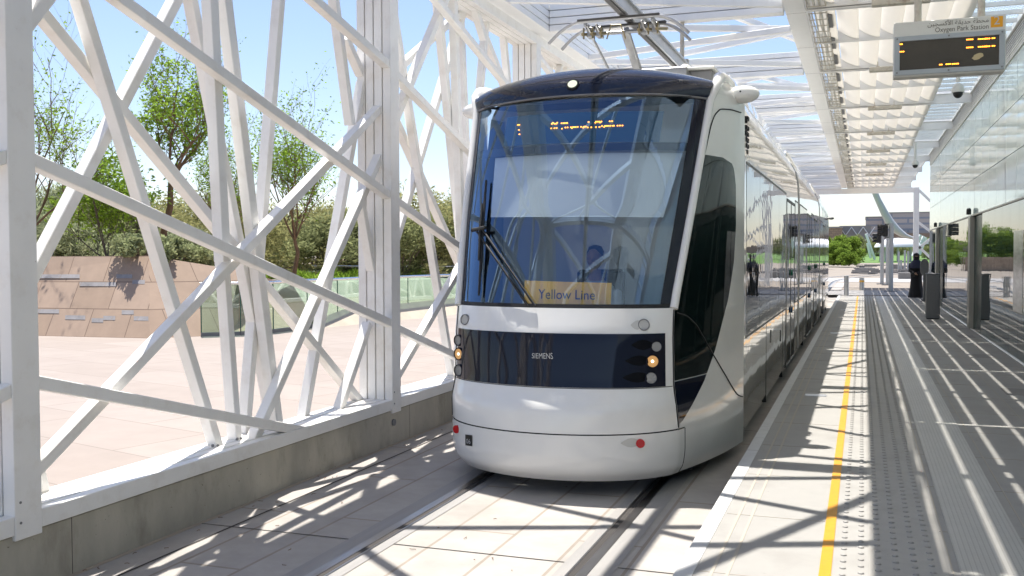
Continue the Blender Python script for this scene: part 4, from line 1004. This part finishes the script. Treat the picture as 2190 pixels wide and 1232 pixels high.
sh = MB().loft([oval((DX, DY), rx, ry, z, 20) for z, rx, ry in ((.6, .205, .165), (.75, .195, .155), (1.0, .215, .165), (1.2, .225, .155), (1.335, .20, .122), (1.40, .085, .082))])
for s_ in (-1, 1): sh.tube([(DX+s_*.19, DY, 1.29), (DX+s_*.25, DY-.09, 1.04)], [.075, .068], 12)
remeshed(sh, 'shirt', 'shirt_blue', dv, .014)
MB().loft([oval((DX, DY+.005), rx, ry, z, 16) for z, rx, ry in ((1.62, .082, .09), (1.68, .084, .10), (1.73, .06, .075), (1.745, .02, .02))]).build('hair', 'hair', dv, smooth=True)
se = MB().box(DX-.24, DX+.24, DY-.2, DY+.22, .42, .54).box(DX-.24, DX+.24, DY+.17, DY+.28, .54, 1.5).box(DX-.05, DX+.05, DY-.05, DY+.05, .14, .42); se.build('driver_seat', 'cab_dark', tram, bevel=.03)

# ------------------------------------------------------------------ platform furniture
bn = empty('litter_bin', (1.68, 27.0, 0), 'tall dark grey box bin standing by the glass wall', 'bin')
MB().box(1.52, 1.84, 26.82, 27.14, .02, 1.12).build('body', 'bin_grey', bn, bevel=.01); MB().box(1.51, 1.85, 26.81, 27.15, 1.121, 1.15).build('lid', 'bin_grey', bn, bevel=.008); MB().box(1.54, 1.82, 26.84, 27.12, 0, .019).build('plinth', 'rubber', bn)
vp = empty('card_validator', (2.02, 36.8, 0), 'slim grey card validator post with rounded head beside the person in black', 'validator')
MB().cyl((2.02, 36.8, .01), (2.02, 36.8, .92), .05, 14).build('post', 'mid_grey', vp, smooth=True)
MB().loft([[(2.02+x*1.0, yy, 1.18+z) for x, z in [(.14*math.cos(a)*(1), .28*math.copysign(abs(math.sin(a))**.6, math.sin(a))) for a in np.linspace(0, 2*math.pi, 20, endpoint=False)]] for yy in (36.74, 36.86)]).build('head', 'mid_grey', vp, smooth=30)
MB().box(1.90, 2.14, 36.68, 36.92, 0, .02).bar((1.97, 36.8, .02), (1.90, 36.7, .12), .02, .02).build('base_plate', 'mid_grey', vp)
for i, (px_, py_, ph_, rr_, lab, yel) in enumerate(((1810, 634, 590, .09, 'tall bare metal bollard at the platform ramp', 0), (1843, 621, 594, .11, 'short metal bollard with yellow band past the platform end', 1))):
    p = onZ(px_, py_, -.03); d = (p-CAM)@_f; hh = (py_-ph_)/FPX*d
    r = empty('bollard', tuple(p), lab, 'bollard', 'bollards at the platform end')
    MB().cyl((p[0], p[1], -.03), (p[0], p[1], -.03+hh), rr_, 16).build('post', 'alu', r, smooth=True)
    if yel: MB().cyl((p[0], p[1], hh*.60), (p[0], p[1], hh*.74), rr_+.004, 16).build('band', 'sign_yellow', r, smooth=True)
    else: MB().cyl((p[0], p[1], hh*.58), (p[0], p[1], hh*.64), rr_+.004, 16).build('band', 'coping_white', r, smooth=True)
def tlight(px_, py_, ytop, rad, heads, lab):
    p = onZ(px_, py_, -.03); d = (p-CAM)@_f; zt_ = H0+(543-ytop)/FPX*d
    r = empty('traffic_signal', tuple(p), lab, 'traffic light' if heads else 'post', 'signal posts past the platform end')
    MB().cyl((p[0], p[1], -.03), (p[0], p[1], zt_), rad, 14).build('pole', 'post_grey', r, smooth=True)
    MB().box(p[0]-.28, p[0]+.28, p[1]-.2, p[1]+.2, -.03, .02).build('base_plate', 'mid_grey', r)
    for (x, y0, y1) in heads:
        hp = onY(x, (y0+y1)/2, p[1]-.05); z0, z1 = onY(x, y1, p[1])[2], onY(x, y0, p[1])[2]
        h = MB().box(hp[0]-.10, hp[0]+.12, p[1]-.12, p[1]+.12, z0, z1).build('signal_head', 'black_plastic', r, bevel=.02)
        m = MB(); n = 3
        for k in range(n):
            zc = z0+(z1-z0)*(k+.5)/n; ring = lambda x_, rz_: [(x_, p[1]+.11*math.cos(a), zc+.11*math.sin(a)) for a in np.linspace(-.5, math.pi+.5, 9)]
            m.grid([ring(hp[0]-.10, 1), ring(hp[0]-.32, 1)])
        m.build('hood', 'black_plastic', h)
        MB().bar((hp[0], p[1], z1+.03), (p[0], p[1], z1+.03), .04, .04).bar((hp[0], p[1], z0-.03), (p[0], p[1], z0-.03), .04, .04).build('bracket', 'black_plastic', h)
tlight(1905, 624, 478, .10, [(1893, 481, 506)], 'tall pale post carrying the higher black traffic signal')
tlight(1886, 608, 495, .10, [(1879, 499, 520)], 'pale post carrying the lower black traffic signal')
tlight(1897, 610, 500, .07, [], 'thin grey post standing between the two signal posts')
p0 = onZ(1921, 597, -.03); p1 = onZ(1982, 597, -.03)
tag(MB().box(p0[0], p1[0], p0[1], p0[1]+.6, -.03, .40).build('low_wall', 'dark_slab', bevel=.02), 'low dark grey wall block beyond the person in black', 'low wall')

# ------------------------------------------------------------------ plaza side: sandstone block, balustrades
def quadface(m, pts): m.add(pts, [tuple(range(len(pts)))])
SB = empty('sandstone_block', (-16, 17, 0), 'sloping sandstone clad block with grey stone bands on the plaza', 'stone block')
b = [(-26, 15.1, 0), (-13.44, 16.05, 0), (-12.45, 17.15, 0), (-12.2, 24.0, 0), (-26, 26, 0)]
_t1 = onY(318, 547, 17.35); _b1 = np.array(b[1]); _e = np.array(b[2])-_b1; _t2 = _t1+1.3*_e+.2*(_b1-_t1)
t_ = [(-27.5, 16.2, 1.62), tuple(_t1), tuple(_t2), (-15.5, 24.0, .9), (-26, 25, 1.5)]
L01 = math.dist(b[0][:2], b[1][:2])
def facemesh(i, j, name, mt, z0f=0., z1f=1., off=0.):
    a, c, d, e_ = [Vector(v) for v in (b[i], b[j], t_[j], t_[i])]
    A, B, Cc, D = a.lerp(e_, z0f), c.lerp(d, z0f), c.lerp(d, z1f), a.lerp(e_, z1f)
    n = (c-a).cross(e_-a).normalized()*off
    m = MB(); m.add([A+n, B+n, Cc+n, D+n], [(0, 1, 2, 3)])
    xa = (c-a).normalized()
    return m.build(name, mt, SB, uvf=lambda co: ((Vector(co)-a).dot(xa)+.22*co[2]+3*i, co[2]))
for i in range(4): facemesh(i, i+1, 'stone_face', 'sandstone')
m = MB(); m.add(t_, [(0, 1, 2, 3, 4)]); m.build('top_slab', 'sandstone', SB, uvf=lambda co: (co[0], co[1]))
# grey bands: short stone strips set flush in the faces, each at its own height
random.seed(11)
m = MB()
def band(i, j, u0, u1, v0, v1):
    a, c, d, e_ = [Vector(v) for v in (b[i], b[j], t_[j], t_[i])]; n = (c-a).cross(e_-a).normalized()*.004
    if n.dot(Vector((0, 0, 1.65))-a) < 0: n = -n
    f_ = lambda u, v: a.lerp(c, u).lerp(e_.lerp(d, u), v)+n
    m.add([f_(u0, v0), f_(u1, v0), f_(u1, v1), f_(u0, v1)], [(0, 1, 2, 3)])
for base, amp in ((.22, .05), (.66, .05)):
    u = .55
    while u < .99:
        w_ = random.uniform(.022, .045); v = base+random.choice((-1, -.4, .5, 1))*amp; band(0, 1, u, min(u+w_, .998), v, v+.05); u += w_+random.choice((0, 0, .012))
m.build('grey_band', 'sandstone_band', SB, uvf=lambda co: (co[0], co[2]))
# second sloping block seen through the balustrade glass
S2 = MB().add([(-11.6, 19.5, 0), (-10.2, 27.5, 0), (-13.4, 30, 0), (-17.5, 24.2, 0), (-13.0, 20.6, .95), (-11.6, 27.0, .95), (-14.0, 29.0, .95), (-16.8, 24.4, .95)], [(0, 1, 5, 4), (1, 2, 6, 5), (2, 3, 7, 6), (3, 0, 4, 7), (4, 5, 6, 7)])
mat('pale_stone', (.50, .44, .35), .9, vary=.1, vscale=2); 
tag(S2.build('stone_slope', 'pale_stone'), 'pale stone slope behind the glass balustrade', 'stone slope')
def balustrade(P, h, lab, posts=True):
    r = empty('balustrade', (P[0][0], P[0][1], 0), lab, 'balustrade', 'glass balustrades on the plaza')
    g = MB(); rl = MB(); ed = MB(); bs = MB()
    for a, c in zip(P[:-1], P[1:]):
        a, c = Vector((*a, 0)), Vector((*c, 0)); d = c-a; n = max(1, round(d.length/1.35)); 
        for i in range(n):
            u, v = a+d*(i/n)+d.normalized()*.012, a+d*((i+1)/n)-d.normalized()*.012
            ed.bar(u+Vector((0, 0, .08)), u+Vector((0, 0, h-.03)), .018, .018)
            g.bar(u+Vector((0, 0, h/2+.03)), v+Vector((0, 0, h/2+.03)), .012, h-.1)
        rl.tube([a+Vector((0, 0, h)), c+Vector((0, 0, h))], .036, 10)
        bs.bar(a+Vector((0, 0, .04)), c+Vector((0, 0, .04)), .06, .08)
    g.build('glass_panel', 'rail_glass', r); ed.build('glass_edge', 'glass_edge', r); rl.build('handrail', 'chrome', r, smooth=True); bs.build('base_channel', 'mid_grey', r)
balustrade([(-12.75, 16.75), (-12.15, 17.25), (-11.85, 18.0), (-11.85, 22.1)], 1.08, 'glass balustrade with steel rail running from the sandstone block')
balustrade([(-11.6, 22.4), (-11.0, 26.2)], 1.08, 'glass balustrade with steel rail seen left of the tram nose')
balustrade([(-20, 32.5), (-14.0, 31.6), (-9.0, 34.5), (-6.5, 40)], 1.25, 'farther glass balustrade with steel rail in front of the shrubs')
tag(MB().box(-24, -9.5, 31.0, 31.3, 0, .55).build('planter_wall', 'planter_water'), 'low green planter wall behind the balustrades', 'planter')
random.seed(5)
rk = MB()
for i in range(160):
    x = random.uniform(-22, -8); y = random.uniform(36, 39); s_ = random.uniform(.12, .4); rk.ell((x, y, .9+random.uniform(0, .5)), s_*1.3, s_, s_*.7, 7, 5)
o = rk.build('rubble_bank', 'stone_rough', smooth=False); tag(o, 'bank of rough brown rubble stones under the trees', 'rubble', kind='stuff')
tag(MB().grid([[(x, y, z) for x in np.linspace(-60, -6, 20)] for y, z in ((34.5, -.02), (36.5, .9), (42, 1.3), (60, 1.0))]).build('bank', 'sand'), kind='structure')

# ------------------------------------------------------------------ vegetation
def leafcloud(pts, size, aspect, rng, droop=.0, fold=True):
    """pts: list of (centre, spread); many small leaf faces"""
    m = MB(); vs = m.v; fs = m.f
    for c, d in pts:
        L = size*rng.uniform(.6, 1.35); W = L*aspect
        a = Vector((rng.gauss(0, 1), rng.gauss(0, 1), rng.gauss(0, .6)-droop)); a = (a+Vector(d)).normalized()
        b = a.cross(Vector((rng.gauss(0, 1), rng.gauss(0, 1), rng.gauss(0, 1)))).normalized()
        c = Vector(c); k = len(vs)
        vs += [tuple(c-a*L*.5), tuple(c+b*W*.5), tuple(c+a*L*.5), tuple(c-b*W*.5)]; fs.append((k, k+1, k+2, k+3))
    return m
def airy_tree(name, loc, H, trunk_h, spread, nleaf, seed, lab, grp, leaf='leaf_fresh', size=.13, kink=.3, density=1., bark='bark', tr=.09, levels=3):
    rng = random.Random(seed); r = empty(name, loc, lab, 'tree', grp); L0 = Vector(loc)
    tm = MB(); tips = []
    def branch(p, d, ln, rad, lv):
        pts = [p]; n = 4; q = p
        for i in range(n):
            d = (d+Vector((rng.gauss(0, .12), rng.gauss(0, .12), rng.gauss(.06, .08)))).normalized(); q = q+d*ln/n; pts.append(q)
        tm.tube(pts, [rad*(1-.6*i/n) for i in range(n+1)], 7 if lv < 2 else 5, cap=False)
        if lv >= 1:
            for i in range(1, n+1): tips.append((pts[i], d, lv, ln))
        if lv < levels:
            nb = 5 if lv == 0 else 4
            for i in range(nb):
                f_ = .35+.65*(i+rng.random())/nb; s_ = pts[0].lerp(pts[-1], min(f_, 1)) if lv else pts[min(int(f_*n), n)]
                az = 2*math.pi*(i/nb+rng.random()*.3)+lv; el = rng.uniform(.35, .9)
                nd_ = (d*.6+Vector((math.cos(az), math.sin(az), el))*.7).normalized()
                branch(s_, nd_, ln*rng.uniform(.5, .75), rad*.48, lv+1)
    # kinked trunk
    p = L0.copy(); pts = [p.copy()]; d = Vector((0, 0, 1))
    for i in range(5): p = p+Vector((rng.gauss(0, kink*.35), rng.gauss(0, kink*.2), trunk_h/5)); pts.append(p.copy())
    tm.tube(pts, [tr*(1-.08*i) for i in range(6)], 9)
    nst = 4
    for i in range(nst):
        az = 2*math.pi*(i+rng.random()*.5)/nst; branch(pts[-1], Vector((math.cos(az)*spread, math.sin(az)*spread, rng.uniform(.7, 1.2))).normalized(), (H-trunk_h)*rng.uniform(.42, .62), tr*.36, 0)
    branch(pts[-1], Vector((.05, 0, 1)), (H-trunk_h)*.62, tr*.36, 0)
    tm.build('trunk', bark, r, smooth=60)
    cl = []
    for _ in range(nleaf):
        b_, d_, lv, ln = rng.choice(tips); sp_ = ln*.14+.05
        c = b_+Vector((rng.gauss(0, sp_), rng.gauss(0, sp_), rng.gauss(0, sp_*.7))); cl.append((c, d_*.6))
    leafcloud(cl, size, .42, rng, .25).build('crown', leaf, r, recalc=False)
    return r
def at(px_, py_, D):               # a point along a view line at forward distance D
    d = ray(px_, py_); return CAM+d*(D/(d@_f))
TG = 'young trees beyond the plaza'
def place_tree(px_, D, zbase, **kw):
    p = at(px_, 543, D); return airy_tree(loc=(float(p[0]), float(p[1]), zbase), **kw)
place_tree(352, 26, 0.3, name='plaza_tree', H=7.1, trunk_h=3.3, spread=.8, nleaf=7000, seed=3, lab='airy green tree with bent bare brown trunk behind the sandstone block', grp=TG, size=.105, tr=.12, kink=.32)
place_tree(610, 30, 0.3, name='plaza_tree', H=6.3, trunk_h=1.8, spread=.4, nleaf=5600, seed=8, lab='slender green tree with leaning trunk over the glass balustrade', grp=TG, size=.10, tr=.09, kink=.3)
place_tree(75, 24, 0.3, name='plaza_tree', H=6.9, trunk_h=2.0, spread=.85, nleaf=3000, seed=14, lab='sparse airy tree at the left, half hidden by the nearest column', grp=TG, size=.095, tr=.08)
place_tree(225, 25, 0.3, name='plaza_tree', H=4.0, trunk_h=1.2, spread=.75, nleaf=5600, seed=21, lab='low bushy green tree with dark thin stems above the sandstone block', grp=TG, size=.11, tr=.06, bark='bark_grey')
place_tree(510, 31, 0.3, name='plaza_tree', H=5.3, trunk_h=1.5, spread=.5, nleaf=3400, seed=33, lab='thin green tree seen between the upright struts', grp=TG, size=.095, tr=.07)
def shrub_mesh(seed, rx, ry, h, n, leaf, size, aspect, clumps, up=.8):
    rng = random.Random(seed); cl = []; C_ = []
    for i in range(clumps):
        a = rng.uniform(0, 2*math.pi); q = math.sqrt(rng.random()); z = h*(.12+.78*rng.random()**.8); k = math.sqrt(max(.05, 1-(z/h)**2.2)); C_.append((Vector((rx*q*k*math.cos(a), ry*q*k*math.sin(a), z)), rng.uniform(.25, .55)*min(rx, h)*.55))
    for _ in range(n):
        c, s_ = rng.choice(C_); o_ = Vector((rng.gauss(0, 1), rng.gauss(0, 1), rng.gauss(0, 1))).normalized()*s_*rng.random()**.45
        d = o_.normalized()*.8+Vector((0, 0, up)); q_ = c+o_
        if q_.z > .02: cl.append((q_, d))
    st = MB()
    for i in range(9): c, s_ = C_[i % len(C_)]; st.tube([(rng.gauss(0, .1), rng.gauss(0, .1), 0), tuple(c*.5+Vector((0, 0, .1))), tuple(c)], [.04, .028, .012], 5)
    return leafcloud(cl, size, aspect, rng), st, leaf
def shrub(name, seed, loc, lab, cat='shrub', grp=None, **kw):
    mb, st, lf = shrub_mesh(seed, **kw); r = empty(name, (0, 0, 0), lab, cat, grp)
    mb.build('foliage', lf, r, recalc=False); st.build('stem', 'bark_grey', r); r.location = loc; return r
SG = 'olive shrubs behind the plaza'
s1 = shrub('tamarisk_shrub', 1, (0, 0, 0), 'grey green feathery shrub in the belt behind the plaza', grp=SG, rx=2.6, ry=2.0, h=3.4, n=9000, leaf='leaf_tamarisk', size=.26, aspect=.16, clumps=34)
s2 = shrub('thorn_shrub', 2, (0, 0, 0), 'dry olive thorny shrub in the belt behind the plaza', grp=SG, rx=2.8, ry=2.2, h=3.2, n=8500, leaf='leaf_dry', size=.17, aspect=.3, clumps=30, up=.2)
s3 = shrub('thorn_shrub', 3, (0, 0, 0), 'dense dark olive shrub in the belt behind the plaza', grp=SG, rx=2.4, ry=2.0, h=3.0, n=8500, leaf='leaf_olive', size=.20, aspect=.28, clumps=26, up=.3)
spots = [(60, 30, 1.0), (120, 33, 1.25), (175, 29, .95), (250, 34, 1.1), (300, 30, .95), (370, 33, 1.15), (415, 30, .85), (455, 36, 1.2), (520, 40, 1.15), (575, 44, 1.2), (640, 46, 1.25), (690, 44, 1.2), (740, 38, 1.15), (790, 42, 1.3), (850, 34, 1.05), (895, 38, 1.3), (945, 36, 1.15), (990, 42, 1.4), (-20, 30, 1.2), (1040, 48, 1.4), (200, 42, 1.4), (330, 44, 1.45), (470, 50, 1.6), (100, 46, 1.5)]
P3 = [s1, s2, s3]; used = set()
for i, (px_, D, s_) in enumerate(spots):
    base = P3[[0, 1, 0, 2, 0, 2, 0, 1, 1, 2, 1, 1, 2, 2, 2, 1, 1, 2, 0, 1, 2, 1, 2, 0][i]]
    o = base if base.name not in used else copy_tree(base); used.add(base.name)
    p = at(px_, 543, D); o.location = (p[0], p[1], .0 if D < 34 else .6); o.rotation_euler = (0, 0, i*1.9); sc_ = s_; o.scale = (sc_, sc_, sc_*(.74+.05*(i % 4)))
lw = shrub('silver_bush', 6, (0, 0, 0), 'low silvery leafed bush along the top of the sandstone block', grp='silver bushes on the stone block', rx=1.0, ry=.7, h=.75, n=3000, leaf='leaf_silver', size=.10, aspect=.5, clumps=16, up=.3)
for i, (px_, D, z_) in enumerate(((300, 21.5, 1.35), (345, 22, 1.35), (395, 23, 1.15), (430, 24, 1.0), (475, 26, .7))):
    o = lw if i == 0 else copy_tree(lw); p = at(px_, 543, D); o.location = (p[0], p[1], z_); o.rotation_euler = (0, 0, 1.3*i)
gl = shrub('reed_clump', 7, (0, 0, 0), 'green reed clump behind the glass balustrade', grp='reed clumps', rx=1.3, ry=.8, h=1.0, n=2600, leaf='leaf_fresh', size=.30, aspect=.1, clumps=16, up=1.5)
for i, (px_, D) in enumerate(((650, 31.9), (700, 32.2), (760, 32.6), (590, 31.6), (900, 34))):
    o = gl if i == 0 else copy_tree(gl); p = at(px_, 543, D); o.location = (p[0], p[1], .1); o.rotation_euler = (0, 0, 2.1*i)
# far trees, hedge and park
ft = shrub('round_tree', 9, (0, 0, 0), 'round bright green tree on the sand beyond the platform, left side', 'tree', 'green trees past the platform', rx=3.2, ry=3.0, h=3.6, n=7000, leaf='leaf_bright', size=.34, aspect=.5, clumps=40, up=.3)
fl = [(1784, 124, .78, .2), (1811, 158, 1.15, .3), (1768, 130, .9, .2), (1803, 122, .58, .2), (1752, 150, 1.1, .2), (1816, 119, .45, .2)]
fls = ['bright green bushy tree nearest the tram tail', 'tallest round green tree past the platform', 'green tree half hidden by the tram tail', 'small yellow green tree in front of the tallest one', 'green tree mostly behind the tram tail', 'smallest yellow green tree at the right of its clump']
for i, (px_, D, s_, z_) in enumerate(fl):
    o = ft if i == 0 else copy_tree(ft); p = at(px_, 543, D); o.location = (p[0], p[1], z_); o.scale = (s_,)*3; o.rotation_euler = (0, 0, i); o['label'] = fls[i]
for i, (px_, D, s_) in enumerate(((1870, 230, 1.6), (1915, 240, 1.5), (1945, 235, 1.7), (1835, 260, 2.2), (1990, 200, 1.8), (1800, 270, 2.2))):
    o = copy_tree(s3); p = at(px_, 543, D); o.location = (p[0], p[1], -.1); o.scale = (s_,)*3; o.rotation_euler = (0, 0, i); o['label'] = 'dark green park tree near the white canopy in the distance'; o['group'] = 'distant park trees'; o['category'] = 'tree'; o.name = 'park_tree'
hd = shrub('hedge', 10, (0, 0, 0), 'tall green hedge along the stone wall, seen mirrored in the glass', 'hedge', 'hedge sections', rx=4.5, ry=1.4, h=4.2, n=7000, leaf='leaf_bright', size=.4, aspect=.4, clumps=46, up=.5)
for i in range(6):
    o = hd if i == 0 else copy_tree(hd); o.location = (-7.5-8*i, 112, -.05); o.rotation_euler = (0, 0, .02*i)
tag(MB().box(-60, -4.6, 103, 104, -.05, 1.3).build('stone_wall', 'stone_rough'), 'long low rough stone wall in front of the hedge', 'stone wall')
# ------------------------------------------------------------------ far ground, buildings
p = [onZ(1772, 586, -.02), onZ(1845, 583, -.02), onZ(1990, 590, -.02), onZ(1990, 607, -.02), onZ(1850, 600, -.02), onZ(1785, 612, -.02)]
rd = MB().grid([[(-8.0, 62, -.014), (40, 62, -.014)], [(-8.0, 72, -.014), (40, 72, -.014)]]); tag(rd.build('road', 'asphalt_pale'), kind='structure')
tag(MB().grid([[(-5, 42, -.012), (30, 42, -.012)], [(-5, 47.5, -.012), (30, 47.5, -.012)]]).build('footpath', 'coping_rail'), kind='structure')
tag(MB().grid([[(-60, 190, 0), (60, 190, 0)], [(-60, 250, 1.2), (60, 250, 1.2)], [(-60, 320, 2), (60, 320, 2)]]).build('lawn', 'grass_green'), kind='structure')
random.seed(9); dm = MB()
for i in range(40):
    x = random.uniform(-1, 6); y = random.uniform(85, 150); dm.box(x, x+random.uniform(.4, 2.5), y, y+.5, -.03, random.uniform(.05, .25))
tag(dm.build('debris', 'dark_slab'), 'scattered building rubble on the sand', 'debris', kind='stuff')
def farbox(name, lab, cat, x0, x1, ytop, D, mt, dep=20, extra=None):
    a = at(x0, 543, D); c = at(x1, 543, D); zt_ = H0+(543-ytop)/FPX*D
    r = empty(name, (float(a[0]), D, 0), lab, cat)
    uvf = lambda co: (co[0]+co[1]*.5, co[2])
    MB().box(a[0], c[0], a[1], a[1]+dep, -.1, zt_).build('wall', mt, r, uvf=uvf); MB().box(a[0]-.2, c[0]+.2, a[1]-.2, a[1]+dep+.2, zt_+.002, zt_+.5).build('roof', 'bld_grey', r); return r, a, c, zt_
farbox('striped_building', 'wide striped beige building behind the white arch, lower left wing', 'building', 1851, 1898, 466, 420, 'bld_stripes', 30)
farbox('striped_building', 'taller striped beige building right of the white arch', 'building', 1896, 2010, 457, 400, 'bld_stripes', 40)
r, a, c, zt_ = farbox('lattice_building', 'grey building faced with diagonal lattice behind the green trees', 'building', 1796, 1862, 486, 360, 'bld_grey', 30)
m = MB(); x = a[0]
while x < c[0]: m.bar((x, a[1]-.3, zt_), (x+4, a[1]-.3, zt_-6), .35, .3).bar((x+4, a[1]-.32, zt_), (x, a[1]-.32, zt_-6), .35, .3); x += 4
m.build('lattice', 'canopy_white', r)
farbox('stone_building', 'brown stone building at the left behind the green trees', 'building', 1740, 1800, 488, 350, 'bld_stone', 30)
farbox('stone_building', 'brown stone low building right of the arch foot', 'building', 1908, 2000, 500, 390, 'bld_stone', 8)
# building to the right of the line, seen mirrored in the tram side
r = empty('beige_building', (14, 62, 0), 'plain beige building beyond the glass wall, seen mirrored in the tram side', 'building')
MB().box(7.5, 22, 56, 72, -.1, 7.0).build('wall', 'bld_brown', r)
m = MB()
for i in range(4): m.box(7.4, 7.52, 58+3*i, 59+3*i, 2.6, 4.0)
m.build('window', 'mirror_glass', r)
# white blade arch
Pn = [(1838, 330, 12), (1856, 375, 13), (1868, 405, 14), (1878, 428, 15), (1890, 452, 18), (1902, 474, 22), (1915, 491, 24), (1932, 503, 18), (1955, 511, 11), (1985, 515, 6)]
m = MB(); rings = []
D = 310
for x, y, w_ in Pn:
    c_ = at(x, y, D); hw = .8*w_/2/FPX*D; rings.append([(c_[0]+hw*math.cos(a), c_[1]+hw*1.2*math.sin(a), c_[2]+hw*.35*math.cos(a)) for a in np.linspace(0, 2*math.pi, 14, endpoint=False)])
tag(MB().loft(rings).build('blade_arch', 'arch_white', smooth=True), 'huge tapering white blade arch sweeping down behind the traffic lights', 'arch')
# white dome canopy with slanted masts
r = empty('dome_canopy', (6.7, 200, 0), 'white shallow dome canopy far beyond the platform', 'canopy')
a = at(1868, 532, 200); c = at(1962, 532, 200); cx_ = (a[0]+c[0])/2; rx_ = (c[0]-a[0])/2; zr = H0+(543-530)/FPX*200
rows = []
for i in range(8):
    t = i/7*math.pi/2; rows.append([(cx_+rx_*math.cos(t)*math.cos(q), 200+rx_*.8*math.cos(t)*math.sin(q), zr+1.75*math.sin(t)) for q in np.linspace(0, 2*math.pi, 29)])
MB().grid(rows).build('shell', 'canopy_white', r, smooth=True)
m = MB()
for q in np.linspace(0, 2*math.pi, 9)[:-1]: m.cyl((cx_+rx_*.75*math.cos(q), 200+rx_*.6*math.sin(q), 0), (cx_+rx_*.75*math.cos(q), 200+rx_*.6*math.sin(q), zr+.9), .12, 8)
m.build('column', 'post_grey', r)
m = MB()
for (x0, y0, x1, y1) in ((1852, 500, 1871, 555), (1855, 520, 1862, 552), (1968, 502, 1952, 548), (1975, 505, 1960, 552), (1962, 520, 1985, 520), (1966, 545, 1980, 508)):
    m.bar(tuple(at(x0, y0, 195)), tuple(at(x1, y1, 195)), .5, .4)
tag(m.build('slanted_mast', 'canopy_white'), 'white slanted masts flanking the dome canopy', 'mast')
for i, (x, y0, y1) in enumerate(((1922, 538, 572), (1935, 535, 574), (1942, 537, 574), (1927, 556, 575))):
    p = at(x, y1, 95); q = at(x, y0, 95); tag(MB().cyl((p[0], p[1], -.03), (p[0], p[1], q[2]), .09, 8).build('lamp_post', 'post_grey'), 'thin grey street post in the distance beyond the person in black', 'post', 'distant street posts')
# low hills on the horizon behind the trees
tag(MB().grid([[(-2200+200*i, 2600+60*math.sin(i*2.1), z*(22+14*math.sin(i*1.3)+8*math.sin(i*2.7))) for i in range(24)] for z in (0, 1)]).build('hills', 'sand'), kind='structure')
